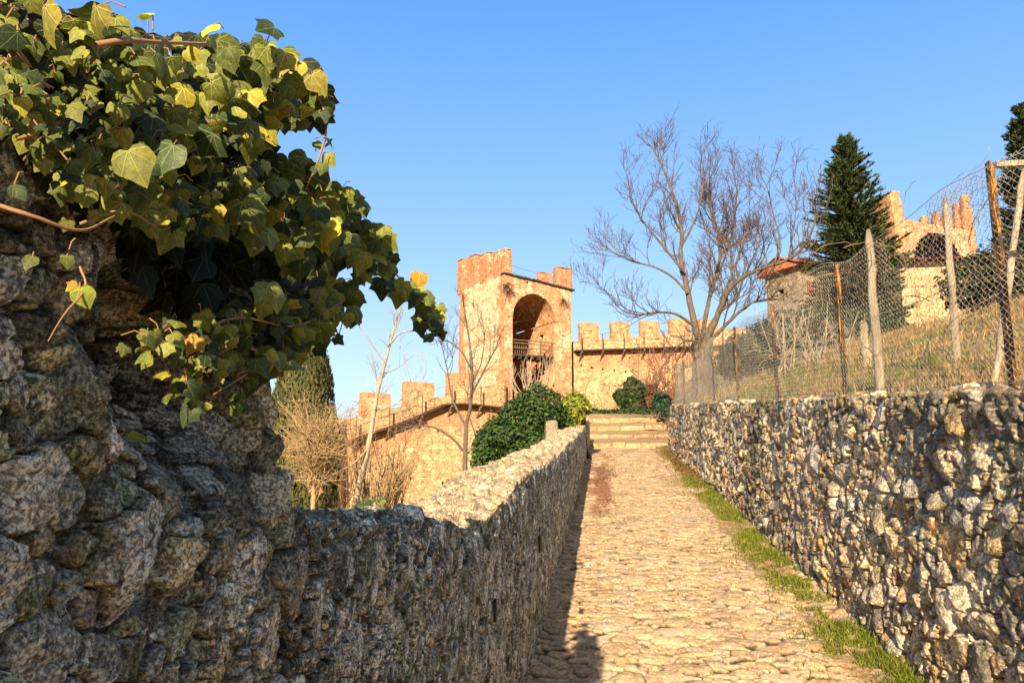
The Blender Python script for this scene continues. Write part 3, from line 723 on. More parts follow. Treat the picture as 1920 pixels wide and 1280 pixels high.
# low parapet joining them
m = MB(); o_ = C0+bdv*(D_); block(m, (o_[0], o_[1], zt-0.9), TH-math.pi/2, D_-0.3, 0.55, 1.15, 77, 0.05, 0.35)
o_ = C0+bdv*(D_-0.6); block(m, (o_[0], o_[1], zt-1.4), TH, W_, 0.6, 1.0, 79, 0.05, 0.35)
o_ = C0+fd*(W_-0.55)+bdv*0.55; block(m, (o_[0]+0.55*fd[0]+bdv[0]*(D_-1.2), o_[1]+0.55*fd[1]+bdv[1]*(D_-1.2), zr-0.3), TH-math.pi/2, D_-1.5, 0.5, 0.75, 78, 0.05, 0.35)
child('parapet', m.mesh('parapet'), M['brick'], tower)
# near right corner merlon and the ones on the far side
q0, z1 = fu(1045, 500); q1, _ = fu(1075, 500); _, z0 = fu(1060, 540)
o_ = C0+fd*q0; merlon(tower, (o_[0], o_[1], z0-0.1), TH, q1-q0, 0.9, z1-z0+0.1, 91)
far0 = C0+bdv*(D_-0.5)
for (pa, pb, pt_) in ((975, 1003, 520), (1010, 1036, 509)):
    a = PV(pa, pt_, far0, fd); b = PV(pb, pt_, far0, fd)
    merlon(tower, (a[0], a[1], zt-1.2), TH, float(np.hypot(*(b-a)[:2])), 0.6, a[2]-zt+1.2, 93+pa)
# cap stone propped on the parapet and wires
m = MB(); V, F = worn_block(0.3, 1.9, 1.2, 5, 0.05, 0.3); q = fu(1013, 538); c_ = ip(q[0], 0.4, q[1]-0.2); m.add(place(V, c_, TH), F, muv=V[:, 1:3], band=np.ones(len(V)))
child('turret_stub', m.mesh('turret_stub'), M['brick_red'], tower)
m = MB()
for (a, b) in (((946, 492), (1012, 509)), ((946, 504), (1000, 519))):
    A = PV(*a, C0, fd); B = PV(*b, C0, fd)+np.array([bdv[0], bdv[1], 0])*0.5; m.tube([A, (A+B)/2-np.array([0, 0, 0.08]), B], 0.014, 4)
child('wire', m.mesh('wire'), M['iron'], tower)
# --- wooden gallery inside the arch
gal = MB(); l_ = iR-iL
V, F = worn_block(l_, 1.3, 0.16, 3, 0.01, 0.5); gal.add(place(V, ip(iL, 0.25, zfl), TH), F)
for k in range(7): gal.box(ip(iL+l_*(k+0.5)/7, 0.95, zfl-0.14), (0.16, 1.5, 0.2), TH)
child('gallery_floor', gal.mesh('gallery_floor'), M['timber_dark'], tower)
rail = MB()
for k in (0.04, 0.42, 0.70, 0.97): rail.box(ip(iL+l_*k, 0.32, zfl+0.16+0.6), (0.11, 0.11, 1.25), TH)
for z in (0.55, 0.95, 1.2): rail.box(ip((iL+iR)/2, 0.32, zfl+0.16+z-0.05), (l_, 0.07, 0.07), TH)
for k in range(8): rail.box(ip(iL+l_*(0.03+0.05*k), 0.5, zfl+0.7), (0.05, 0.05, 1.1), TH)
child('railing', rail.mesh('railing'), M['timber'], tower)
# dead plants rooted in the front wall
tw = MB(); rg = np.random.default_rng(4)
for (px, py) in ((955, 545), (1055, 563), (950, 533)):
    q = fu(px, py)
    for k in range(60):
        a = ip(q[0], -0.02, q[1]); d = np.array([rg.normal(0, 0.35), rg.normal(0, 0.25)-0.15, rg.normal(-0.35, 0.35)]); tw.tube([a, a+d*0.5+[0, 0, 0.08], a+d], 0.012, 3, False)
child('wall_weeds', tw.mesh('wall_weeds'), solid('dead_weed', (0.10, 0.055, 0.035), bump=0), tower)['kind'] = 'stuff'

# ---------------------------------------------------------------- curtain wall to the right of the tower
def curtain(name, label, p0, ang, length, ztop0, ztop1, zbase, holes, merl, brick_h=1.9, gal=True, gal_fn=None, thick=1.3, wall_extra=None, posts=None, tint=None, seed=1, curve=0, gstep=1.9, gpost=True):
    dr = np.array([math.cos(ang), math.sin(ang)]); nn = np.array([dr[1], -dr[0]])
    e = empty(name, (*(p0+dr*length/2), zbase), label, 'castle wall')
    L = float(length); top = lambda u: ztop0+(ztop1-ztop0)*u/L-zbase
    m = MB(); H = max(ztop0, ztop1)-zbase
    bnd = (lambda u, v: 1.0 if v > gal_fn(u)-zbase-brick_h+0.15*math.sin(u*2) and v < gal_fn(u)-zbase+0.15 else 0.0) if gal_fn else None
    panel(m, (p0[0], p0[1], zbase), dr, np.arange(0, L+0.01, 0.5), np.arange(0, H+0.3, 0.3), top, holes=holes, band=bnd, seed=seed, warp=0.08)
    # top, back and ends
    q = lambda u, d, z: np.array([p0[0]+dr[0]*u-nn[0]*d, p0[1]+dr[1]*u-nn[1]*d, z])
    a = [q(0, 0, ztop0), q(L, 0, ztop1), q(L, thick, ztop1), q(0, thick, ztop0), q(0, 0, zbase), q(L, 0, zbase), q(L, thick, zbase), q(0, thick, zbase)]
    m.add(a, [[0, 1, 2, 3], [3, 2, 6, 7], [0, 3, 7, 4], [1, 5, 6, 2]], muv=np.array([(0, ztop0), (L, ztop1), (L, ztop1+1), (0, ztop0+1), (0, zbase), (L, zbase), (L, zbase), (0, zbase)]), band=np.zeros(8))
    child('wall', m.mesh('wall'), M['castle_stone'], e)
    for k, (u, w_, h_, hole) in enumerate(merl):
        z0 = ztop0+(ztop1-ztop0)*(u+w_/2)/L
        mm = MB(); qq = q(u, -0.03, 0)
        panel(mm, (qq[0], qq[1], z0-0.3), dr, np.arange(0, w_+0.01, w_/6), np.arange(0, h_+0.31, 0.25), lambda uu, a=k: h_+0.3-0.10*abs(math.sin(uu*3+a))-(0.15 if uu < 0.1 or uu > w_-0.1 else 0), holes=[(w_*0.52, h_*0.42+0.3, 0.34, 0.34)] if hole else [], hd=0.5, band=lambda a_, b_: 1.0 if (a_ < 0.45 or a_ > w_-0.35 or b_ > h_-0.1) else 0.0, seed=seed+k)
        V, F = worn_block(w_-0.02, 0.62, h_+0.28, 100+k+seed, 0.05, 0.3)
        V[:, 1] += 0.05
        mm.add(place(V, (qq[0], qq[1], z0-0.3), ang), F, muv=np.stack([V[:, 0]+V[:, 1], V[:, 2]], 1), band=np.ones(len(V)))
        child('merlon', mm.mesh('merlon'), M['castle_stone'], e)
    if gal and gal_fn:
        g = MB(); us_ = np.arange(0, L+0.01, gstep/2)
        for i in range(len(us_)-1):                            # planks
            u0, u1 = us_[i], us_[i+1]; z0, z1 = gal_fn(u0), gal_fn(u1)
            b = [q(u0, -0.75, z0), q(u1, -0.75, z1), q(u1, 0, z1), q(u0, 0, z0)]; b2 = [v-np.array([0, 0, 0.12]) for v in b]
            g.add(b+b2, [[0, 1, 2, 3], [7, 6, 5, 4], [0, 4, 5, 1], [2, 6, 7, 3], [1, 5, 6, 2], [3, 7, 4, 0]])
        child('walkway', g.mesh('walkway'), M['timber_dark'], e)
        k = 0; u = 0.5
        while u < L:
            b = MB(); z = gal_fn(u)-0.12
            b.tube([q(u, -0.70, z-0.05), q(u, 0.0, z-0.85)], 0.07, 4); b.tube([q(u, -0.8, z-0.08), q(u, 0.05, z-0.08)], 0.09, 4)
            child('bracket', b.mesh('bracket'), M['timber'], e)
            if gpost:
                b = MB(); b.tube([q(u, -0.68, z), q(u, -0.68, z+1.45)], 0.055, 5); child('rail_post', b.mesh('rail_post'), M['timber'], e)
            u += gstep*(1+0.03*math.sin(k*2.1)); k += 1
        if gpost:
            b = MB()
            for hgt in (0.75, 1.35):
                b.tube([q(uu, -0.68, gal_fn(uu)+hgt-0.05*math.sin(uu*3.3)) for uu in np.arange(0.5, L, 0.9)], 0.012, 3)
            child('rail_wire', b.mesh('rail_wire'), M['iron'], e)
    return e
A0 = P(1076, 700, 63.0)[:2]; angc = R(20)
dc = np.array([math.cos(angc), math.sin(angc)])
def cu(px, py): q = PV(px, py, A0, dc); return float((q[:2]-A0)@dc), float(q[2])
LC = 17.0
zA = cu(1078, 640)[1]; zB = cu(1300, 622)[1]; uB = cu(1300, 622)[0]; zE = zA+(zB-zA)*LC/uB
g0 = cu(1080, 658)[1]; g1 = cu(1300, 650)[1]
merl = []
for (pa, pb, pt_) in ((1087, 1123, 603), (1146, 1180, 601), (1201, 1236, 599), (1256, 1292, 595), (1312, 1346, 596)):
    ua, z = cu(pa, pt_); ub, _ = cu(pb, pt_); zt0 = zA+(zE-zA)*(ua+ub)/2/LC
    merl.append((ua, ub-ua, z-zt0, True))
hl = [(cu(x, y)[0], cu(x, y)[1]-2.0, 0.17, 0.17) for (x, y) in ((1090, 685), (1109, 689), (1130, 692), (1152, 694), (1173, 697), (1180, 671))]
cw = curtain('castle_wall', 'crenellated castle wall with a timber walkway on brackets, right of the great tower', A0, angc, LC, zA, zE, 2.0, hl, merl, gal_fn=lambda u: g0+(g1-g0)*u/uB, seed=3, brick_h=1.6)

# ---------------------------------------------------------------- curtain wall to the left, running down hill towards us
ang2 = math.atan2(0.59, 0.81); d2 = np.array([math.cos(ang2), math.sin(ang2)])
E1 = PV(925, 760, C0-bdv*(-0.6), fd)[:2]; E1 = P(948, 760, 57.2)[:2]
L2 = 12.6; B0 = E1-d2*L2
def lu(px, py): q = PV(px, py, B0, d2); return float((q[:2]-B0)@d2), float(q[2])
za = lu(668, 782)[1]; zb_ = lu(905, 726)[1]; ua_, ub_ = lu(668, 800)[0], lu(905, 742)[0]
z0 = za-(zb_-za)/(ub_-ua_)*ua_; z1 = z0+(zb_-za)/(ub_-ua_)*L2
gpts = [(lu(x, y)) for (x, y) in ((600, 848), (680, 815), (760, 788), (830, 757), (870, 756), (945, 765))]
gfn = lambda u: float(np.interp(u, [g[0] for g in gpts], [g[1] for g in gpts]))
merl = []
for (pa, pb, pt_) in ((677, 733, 733), (758, 815, 713), (840, 893, 696)):
    ua, z = lu(pa, pt_); ub, _ = lu(pb, pt_); zt0 = z0+(z1-z0)*(ua+ub)/2/L2
    merl.append((ua, ub-ua, z-zt0, pa > 700))
hl = [(lu(x, y)[0], lu(x, y)[1]+4.0, 0.2, 0.2) for (x, y) in ((770, 897), (721, 944), (822, 808), (830, 905), (690, 870))]
cw2 = curtain('castle_wall', 'crenellated castle wall stepping down hill, left of the great tower, with bare trees before it', B0, ang2, L2, z0, z1, -4.0, hl, merl, gal_fn=gfn, seed=23, brick_h=1.7, gstep=2.4)
# the part that turns towards us, in shade
ang3 = R(88); d3 = np.array([math.cos(ang3), math.sin(ang3)]); L3 = 13.0; G0 = B0-d3*L3+np.array([0.0, 0.0])
cw3 = curtain('castle_wall', 'stretch of castle wall in shade that turns towards the lane, behind the cypress', G0, ang3, L3, z0-3.4, z0, -5.0, [(L3-2.2, 3.0, 0.25, 0.25), (L3-3.5, 1.6, 0.25, 0.25), (L3-4.6, 4.4, 0.25, 0.25)], [], gal_fn=None, gal=False, seed=33)
# ================================================================ plants
def leaf_mat(name, rough=0.55, trans=0.25, spec=0.3, vein=False):
    t = NT(name); c = t.attr('tint')
    if vein:
        uv = t.attr('luv', 'Vector'); sp = t.n('SeparateXYZ'); t.L(uv, sp.inputs[0])
        ax = t.math('ABSOLUTE', sp.outputs[0]); y = sp.outputs[1]; best = None
        for deg in (0, 38, 82):
            a = R(deg); dx, dy = math.sin(a), math.cos(a)
            along = t.math('ADD', t.math('MULTIPLY', ax, dx), t.math('MULTIPLY', y, dy))
            perp = t.math('ABSOLUTE', t.math('SUBTRACT', t.math('MULTIPLY', ax, dy), t.math('MULTIPLY', y, dx)))
            pen = t.math('MULTIPLY', t.math('LESS_THAN', along, 0.0), 1.0)
            wd = t.math('ADD', t.math('ADD', perp, pen), t.math('MULTIPLY', along, 0.012))
            best = wd if best is None else t.math('MINIMUM', best, wd)
        # side veins: fine net
        vn = t.vor(uv, 7.0, 'Distance', 'DISTANCE_TO_EDGE')
        f1 = t.ramp(best, [(0.008, 0.9), (0.030, 0.0)]); f2 = t.ramp(vn, [(0.01, 0.30), (0.06, 0.0)])
        n = t.noise(uv, 3.5, 3)
        c = t.mix(1.0, c, t.ramp(n, [(0.3, 0.7), (0.7, 1.3)]), 'MULTIPLY')
        c = t.mix(t.ramp(t.noise(uv, 1.7, 3), [(0.48, 0.0), (0.62, 0.5)]), c, t.mix(1.0, c, (1.8, 1.55, 0.9), 'MULTIPLY'))
        lt = t.mix(1.0, c, (2.4, 2.3, 2.2), 'MULTIPLY'); vc = t.mix(0.5, c, lt)
        c = t.mix(f2, c, vc); c = t.mix(f1, c, t.mix(0.25, lt, (0.30, 0.30, 0.12)))
        t.L(t.bump(t.math('ADD', f1, f2), 0.35, 0.002), t.b.inputs['Normal'])
    t.set(t.b.inputs['Base Color'], c); t.b.inputs['Roughness'].default_value = rough; t.b.inputs['Specular IOR Level'].default_value = spec
    tr = t.n('BsdfTranslucent'); t.L(t.mix(1.0, c, (1.5, 1.6, 0.6), 'MULTIPLY'), tr.inputs[0]); ms = t.n('MixShader'); ms.inputs[0].default_value = trans
    t.L(t.b.outputs[0], ms.inputs[1]); t.L(tr.outputs[0], ms.inputs[2]); t.L(ms.outputs[0], t.out.inputs[0])
    return t.m
M['leaf'] = leaf_mat('leaf'); M['ivy_leaf'] = leaf_mat('ivy_leaf', rough=0.48, trans=0.16, spec=0.22, vein=True)
M['needle'] = leaf_mat('needle', 0.6, 0.1, 0.2)
M['blade'] = leaf_mat('blade', 0.7, 0.3, 0.15)
def bark(name, c, c2=None): return solid(name, c, 0.9, 0.35, 14, c2=c2, bump=0.6, bd=0.02, scl=(1, 1, 0.25))
M['walnut_bark'] = bark('walnut_bark', (0.12, 0.097, 0.076)); M['pale_bark'] = bark('pale_bark', (0.36, 0.30, 0.22)); M['tan_bark'] = bark('tan_bark', (0.36, 0.25, 0.13))
M['twig_purple'] = bark('twig_bark', (0.11, 0.075, 0.07)); M['grey_wood'] = solid('grey_wood', (0.30, 0.25, 0.19), 0.9, 0.4, 16, bump=0.8, bd=0.01, scl=(1, 1, 0.12))
def unit(v): return v/(np.linalg.norm(v)+1e-12)
def leaves_mesh(name, cen, nrm, size, cols, aspect=1.6, seed=0, fold=0.25):
    """one small folded diamond per leaf"""
    rg = np.random.default_rng(seed); n = len(cen); nrm = nrm/(np.linalg.norm(nrm, axis=1, keepdims=True)+1e-9)
    r = rg.normal(size=(n, 3)); u = np.cross(nrm, r); u /= np.linalg.norm(u, axis=1, keepdims=True)+1e-9; v = np.cross(nrm, u)
    s = size[:, None]; a = s*aspect/2
    p0 = cen-u*a; p1 = cen+v*s/2+nrm*s*fold; p2 = cen+u*a; p3 = cen-v*s/2+nrm*s*fold
    V = np.stack([p0, p1, p2, p3], 1).reshape(-1, 3); i = np.arange(n)*4
    F = np.concatenate([np.stack([i, i+2, i+1], 1), np.stack([i, i+3, i+2], 1)])
    return np_mesh(name, V, F, {'tint': np.repeat(cols, 4, 0)}, smooth=False)
def blob_points(blobs, n, seed, shell=0.35, squash=1.0):
    """points spread mostly near the surface of a union of ellipsoids (cx,cy,cz,rx,ry,rz)"""
    rg = np.random.default_rng(seed); B = np.array(blobs, float); w = (B[:, 3]*B[:, 4]*B[:, 5])**(2/3.); k = rg.choice(len(B), n, p=w/w.sum())
    d = rg.normal(size=(n, 3)); d /= np.linalg.norm(d, axis=1, keepdims=True)
    lump = 1+0.30*fbm(d[:, 0]*2.2+k*3.1, d[:, 1]*2.2, d[:, 2]*2.2, s=seed, o=3)+0.12*noise(d[:, 0]*7+k, d[:, 1]*7, d[:, 2]*7, s=seed+3)
    rad = (1-shell*rg.random(n)**1.8)*lump
    sh = rg.random(n) < 0.07; rad = np.where(sh, rad*rg.uniform(1.0, 1.28, n), rad)
    p = B[k, :3]+d*B[k, 3:6]*rad[:, None]
    keep = np.ones(n, bool)
    for b in B:                                                # drop what lies deep inside another blob
        q = (((p-b[:3])/b[3:6])**2).sum(1); keep &= q > (1-shell)**2*0.55
    return p[keep], (d/B[k, 3:6])[keep], rad[keep]
def greens(n, base, seed, var=0.3, alt=None, altp=0.0):
    rg = np.random.default_rng(seed); c = np.array(base)[None]*(1+rg.normal(0, var, (n, 1)))*(1+rg.normal(0, 0.08, (n, 3)))
    if alt is not None: m = rg.random(n) < altp; c[m] = np.array(alt)*(1+rg.normal(0, 0.2, (m.sum(), 1)))
    return np.clip(c, 0.005, 0.8)
def bush(name, label, cat, blobs, n, size, col, seed, alt=None, altp=0.0, group=None, stems=True, base_z=None, up=0.3, var=0.3, part='foliage'):
    B = np.array(blobs, float); c = B[:, :3].mean(0); bz = base_z if base_z is not None else float(ground_z(c[0], c[1]))
    e = empty(name, (c[0], c[1], bz), label, cat, group)
    p, d, rad = blob_points(blobs, n, seed); rg = np.random.default_rng(seed+1)
    nr = d/np.linalg.norm(d, axis=1, keepdims=True)+rg.normal(0, 0.45, p.shape)+[0, 0, up]
    sz = size*rg.uniform(0.7, 1.3, len(p))
    child(part, leaves_mesh(part, p, nr, sz, greens(len(p), col, seed+2, var, alt, altp), seed=seed), M['leaf'], e)
    if stems:
        m = MB()
        for b in B:
            for k in range(7):
                q = b[:3]+rg.normal(0, 0.45, 3)*b[3:6]; s0 = np.array([c[0]+rg.normal(0, 0.15), c[1]+rg.normal(0, 0.15), bz-0.1]); m.tube([s0, (s0+q)/2+rg.normal(0, 0.1, 3), q], [0.045, 0.03, 0.01], 5, False)
        child('stem', m.mesh('stem', True), M['twig_purple'], e)
    return e
# ---------------------------------------------------------------- bare trees
def curve_pts(p0, d0, L, n, up, wob, rg, pull=None):
    pts = [np.array(p0, float)]; d = unit(np.array(d0, float)); st = L/n
    for i in range(n):
        d = unit(d+np.array([0, 0, up])/n+rg.normal(0, wob, 3)/math.sqrt(n))
        pts.append(pts[-1]+d*st)
    return np.array(pts)
def grow(limbs, levels, rg, up=0.5, wob=0.35):
    """limbs: list of (pts, radii). levels: list of dict(n per metre, len, ang, r). returns list of (pts, radii, level)"""
    out = [(p, r, 0) for p, r in limbs]; cur = list(limbs)
    for li, lv in enumerate(levels):
        nxt = []
        for pts, rad in cur:
            seg = np.linalg.norm(np.diff(pts, axis=0), axis=1); L = seg.sum(); cum = np.concatenate([[0], np.cumsum(seg)])
            n = rg.poisson(max(L*lv['n'], 0.3))
            for k in range(n):
                t = lv.get('t0', 0.15)+(1-lv.get('t0', 0.15))*rg.random()**0.85; s = t*L; i = min(np.searchsorted(cum, s)-1, len(seg)-1); i = max(i, 0); f = (s-cum[i])/max(seg[i], 1e-6)
                p = pts[i]*(1-f)+pts[i+1]*f; tan = unit(pts[i+1]-pts[i]); r = np.interp(s, cum, rad)
                a = R(rg.normal(lv['ang'], 12)); ax = unit(np.cross(tan, rg.normal(size=3))); side = unit(np.cross(ax, tan))
                d = tan*math.cos(a)+ax*math.sin(a)
                d = unit(d+np.array([0, 0, lv.get('up0', 0.15)]))
                ln = lv['len']*rg.uniform(0.45, 1.2)*(1.15-0.6*t)
                if 'clip' in lv and not lv['clip'](p+d*ln): continue
                r0 = min(r*0.7, lv['r']); q = curve_pts(p, d, ln, lv.get('seg', 5), lv.get('up', up), lv.get('wob', wob), rg)
                rr = np.linspace(r0, lv.get('rt', r0*0.35), len(q)); nxt.append((q, rr)); out.append((q, rr, li+1))
        cur = nxt
    return out
def tree_obj(name, label, cat, limbs, levels, seed, mat, twig_mat, group=None, base=None, trunk_n=1, k0=9, up=0.5, wob=0.35):
    rg = np.random.default_rng(seed); out = grow(limbs, levels, rg, up, wob)
    b = limbs[0][0][0] if base is None else base
    e = empty(name, tuple(b), label, cat, group)
    m = MB()
    for p, r in limbs[:trunk_n]:
        p, r = smooth_line(p, r, rg); m.tube(p, r, k0, True)
    child('trunk', m.mesh('trunk', True), mat, e)
    m = MB(); n_thick = 0
    for thick in (True, False):
        for i, (p, r, l) in enumerate(out):
            if l == 0 and i < trunk_n or (l < 2) != thick: continue
            if l == 0: p, r = smooth_line(p, r, rg); m.tube(p, r, 7, False)
            else: m.tube(p, r, 5 if l == 1 else 3, False)
        if thick: n_thick = sum(len(f) for f in m.F4)
    me = m.mesh('crown', True); n_all = len(me.polygons)
    me.polygons.foreach_set('material_index', (np.arange(n_all) >= n_thick).astype(np.int32))
    child('crown', me, [mat, twig_mat], e)
    return e
def smooth_line(p, r, rg, n=6, w=0.02):
    p = np.asarray(p, float); r = np.broadcast_to(np.asarray(r, float), (len(p),)); t = np.arange(len(p)); tt = np.linspace(0, len(p)-1, (len(p)-1)*n+1)
    # Catmull-Rom
    P0 = np.concatenate([[2*p[0]-p[1]], p, [2*p[-1]-p[-2]]]); o = []
    for x in tt:
        i = min(int(x), len(p)-2); f = x-i; a, b, c, d = P0[i], P0[i+1], P0[i+2], P0[i+3]
        o.append(0.5*((2*b)+(-a+c)*f+(2*a-5*b+4*c-d)*f*f+(-a+3*b-3*c+d)*f**3))
    o = np.array(o); rr = np.interp(tt, t, r); L = np.linalg.norm(np.diff(o, axis=0), axis=1).mean()
    o[1:-1] += rg.normal(0, 0.05, (len(o)-2, 3))*np.minimum(L, rr[1:-1, None])
    return o, rr*(1+0.04*rg.normal(size=len(rr)))
def limb(pix, Y, r, dy=None):
    """limb from measured points: pixels with the distance of each"""
    Ys = np.linspace(Y, Y+(dy or 0), len(pix)) if np.isscalar(Y) else Y
    return np.array([P(x, y, q) for (x, y), q in zip(pix, Ys)]), np.linspace(r[0], r[1], len(pix))
# --- walnut on the bank
WY = 21.9
limbs = [limb([(1322, 778), (1320, 755), (1318, 700), (1316, 660), (1312, 640)], WY, (0.35, 0.27)),
         limb([(1313, 650), (1300, 600), (1292, 560), (1283, 520), (1276, 480), (1278, 430), (1268, 370), (1246, 300), (1222, 245), (1200, 225)], WY, (0.129, 0.012), 0.6),
         limb([(1316, 650), (1338, 610), (1352, 575), (1366, 545), (1392, 520), (1430, 502), (1470, 490), (1500, 470), (1524, 430), (1535, 380)], WY, (0.123, 0.015), -2.0),
         limb([(1316, 645), (1322, 600), (1330, 560), (1342, 520), (1350, 470), (1340, 400), (1330, 340), (1332, 300)], WY, (0.095, 0.012), 1.6),
         limb([(1318, 650), (1345, 625), (1372, 598), (1404, 570), (1440, 560), (1478, 548)], WY, (0.084, 0.012), -1.2),
         limb([(1300, 610), (1270, 590), (1235, 585), (1200, 590), (1165, 580), (1130, 540)], WY, (0.056, 0.007), -1.5),
         limb([(1290, 550), (1262, 520), (1225, 500), (1185, 490), (1150, 470), (1122, 448)], WY, (0.050, 0.007), 1.0),
         limb([(1284, 510), (1250, 470), (1222, 430), (1196, 390), (1180, 350), (1186, 310)], WY, (0.050, 0.007), -0.8),
         limb([(1277, 460), (1296, 420), (1312, 370), (1318, 310), (1312, 255)], WY+0.3, (0.045, 0.007), -0.8),
         limb([(1352, 560), (1374, 510), (1392, 450), (1404, 390), (1405, 330)], WY-0.3, (0.050, 0.007), 1.0),
         limb([(1345, 520), (1366, 460), (1376, 400), (1380, 340), (1372, 290)], WY+0.6, (0.045, 0.007), 1.0),
         limb([(1452, 496), (1462, 450), (1448, 390), (1438, 340), (1420, 300)], WY-1.4, (0.034, 0.007), -0.5),
         limb([(1478, 486), (1486, 440), (1492, 380), (1488, 320)], WY-1.6, (0.028, 0.007), 0.5),
         limb([(1430, 502), (1455, 510), (1475, 525), (1488, 560)], WY-1.2, (0.028, 0.007), -0.5),
         limb([(1312, 640), (1284, 640), (1262, 660), (1240, 690), (1222, 720)], WY, (0.039, 0.007), -1.5),
         limb([(1320, 630), (1345, 590), (1380, 560), (1395, 520), (1420, 460), (1440, 400)], WY, (0.067, 0.007), 2.0)]
limbs = [limbs[0]]+[(p_, r_*0.85) for p_, r_ in limbs[1:]]
for _p, _r in limbs[1:]:
    _z = P(1300, 470, WY)[2]; _m = _p[:, 2] > _z; _p[_m, 2] = _z+(_p[_m, 2]-_z)*0.86
lv = [dict(n=3.6, len=1.65, ang=38, r=0.026, rt=0.006, up0=0.3, up=0.8, wob=0.45, seg=6, t0=0.2),
      dict(n=6.3, len=0.85, ang=42, r=0.011, rt=0.0058, up0=0.2, up=0.5, wob=0.45, seg=4),
      dict(n=4.2, len=0.36, ang=45, r=0.0068, rt=0.0045, up0=0.1, up=0.3, seg=2)]
walnut = tree_obj('walnut_tree', 'big bare spreading tree with a stout grey trunk behind the wire fence', 'tree', limbs, lv, 3, M['walnut_bark'], M['twig_purple'], k0=14)
# --- left of the tower: three bare trees
SY = 30.0
limbs = [limb([(655, 985), (664, 950), (680, 880), (692, 830), (706, 745), (722, 680), (738, 620), (752, 575)], SY, (0.16, 0.03)),
         limb([(700, 770), (735, 760), (775, 730), (800, 700)], SY, (0.04, 0.01), 1), limb([(722, 680), (700, 650), (688, 628)], SY, (0.035, 0.01), -0.6),
         limb([(728, 650), (750, 625), (790, 615), (830, 600)], SY, (0.05, 0.01), -1), limb([(690, 840), (660, 870), (600, 900)], SY, (0.05, 0.01), -1.5), limb([(716, 700), (745, 690), (780, 660)], SY, (0.04, 0.01), 1)]
lv2 = [dict(n=1.9, len=1.7, ang=40, r=0.020, rt=0.007, up=0.5, seg=5, t0=0.35), dict(n=3.2, len=0.8, ang=45, r=0.009, rt=0.005, up=0.3, seg=3), dict(n=2.0, len=0.35, ang=45, r=0.006, rt=0.004, seg=2)]
tree_obj('bare_tree', 'leaning bare tree with a pale broken trunk, between the cypress and the tower', 'tree', limbs, lv2, 7, M['pale_bark'], M['pale_bark'])
SY = 26.0
limbs = [limb([(874, 905), (872, 870), (874, 800), (882, 760), (885, 700), (880, 640), (872, 590), (868, 555)], SY, (0.10, 0.012)),
         limb([(874, 800), (858, 770), (846, 740), (838, 690), (826, 640), (818, 600)], SY, (0.05, 0.008), 1.2), limb([(884, 740), (910, 690), (930, 650), (946, 610)], SY, (0.045, 0.008), -1),
         limb([(873, 850), (846, 820), (810, 800), (770, 800), (735, 812)], SY, (0.05, 0.008), -1), limb([(882, 690), (866, 660), (842, 640), (812, 640)], SY, (0.035, 0.008), 1), limb([(884, 720), (902, 680), (908, 630), (902, 590)], SY, (0.035, 0.008), 1)]
lv2 = [dict(n=3.0, len=1.4, ang=38, r=0.016, rt=0.006, up=0.6, seg=5, t0=0.3), dict(n=3.8, len=0.7, ang=42, r=0.008, rt=0.0045, up=0.35, seg=3), dict(n=2.0, len=0.3, ang=42, r=0.005, rt=0.004, seg=2)]
tree_obj('bare_tree', 'slender young bare tree in front of the pale side of the great tower', 'tree', limbs, lv2, 8, M['walnut_bark'], M['twig_purple'])
# many-stemmed shrub against the lit castle wall
SY = 34.0; rg = np.random.default_rng(12); b0 = P(712, 985, SY); limbs = []
for k in range(46):
    x0 = 712+rg.uniform(-16, 22); tx = rg.uniform(655, 800); ty = rg.uniform(790, 880)
    limbs.append(limb([(x0, 985), ((x0*2+tx)/3+rg.normal(0, 3), 930), ((x0+tx*2)/3+rg.normal(0, 4), 885), (tx, ty)], SY+rg.normal(0, 0.5), (0.028, 0.006), rg.normal(0, 0.7)))
tree_obj('bare_shrub', 'many stemmed leafless shrub rising before the lit left castle wall', 'shrub', limbs, [dict(n=2.0, len=0.9, ang=25, r=0.010, rt=0.004, up=0.7, seg=4), dict(n=2, len=0.35, ang=35, r=0.005, rt=0.003, seg=2)], 13, M['tan_bark'], M['tan_bark'], trunk_n=5)
# tangled tan shrub before the cypress
SY = 24.0; limbs = []
limbs = [limb([(586, 985), (588, 930), (590, 890), (592, 850)], SY, (0.09, 0.04))]
for k in range(80):
    a = rg.uniform(0, 1); sx = 590+rg.normal(0, 6); sy = rg.uniform(820, 930); tx = rg.uniform(505, 690); ty = rg.uniform(735, 905)
    limbs.append(limb([(sx, sy), ((sx*1.4+tx*0.6)/2, (sy+ty)/2-6), (tx, ty)], SY, (0.026, 0.007), rg.normal(0, 1.3)))
tree_obj('bare_shrub', 'dense tangled tan leafless shrub growing in front of the cypress', 'shrub', limbs, [dict(n=4.0, len=0.9, ang=50, r=0.016, rt=0.005, up=0.2, wob=0.8, seg=5), dict(n=3.6, len=0.45, ang=50, r=0.006, rt=0.0035, up=0.1, wob=0.8, seg=3)], 14, M['tan_bark'], M['tan_bark'])
# pale arching fig-like stems at the foot of the arch
SY = 46.0; limbs = []
for k in range(24):
    x0 = rg.uniform(965, 1010); tx = rg.uniform(955, 1045); ty = rg.uniform(668, 705)
    limbs.append(limb([(x0, 790), ((x0+tx)/2, 750), (tx+rg.normal(0, 4), 712), (tx, ty)], SY, (0.045, 0.012), rg.normal(0, 0.6)))
tree_obj('bare_shrub', 'pale upright leafless stems below the wooden gallery of the great tower', 'shrub', limbs, [dict(n=0.8, len=1.3, ang=30, r=0.025, rt=0.01, up=1.0, seg=4)], 15, M['pale_bark'], M['pale_bark'], trunk_n=4)
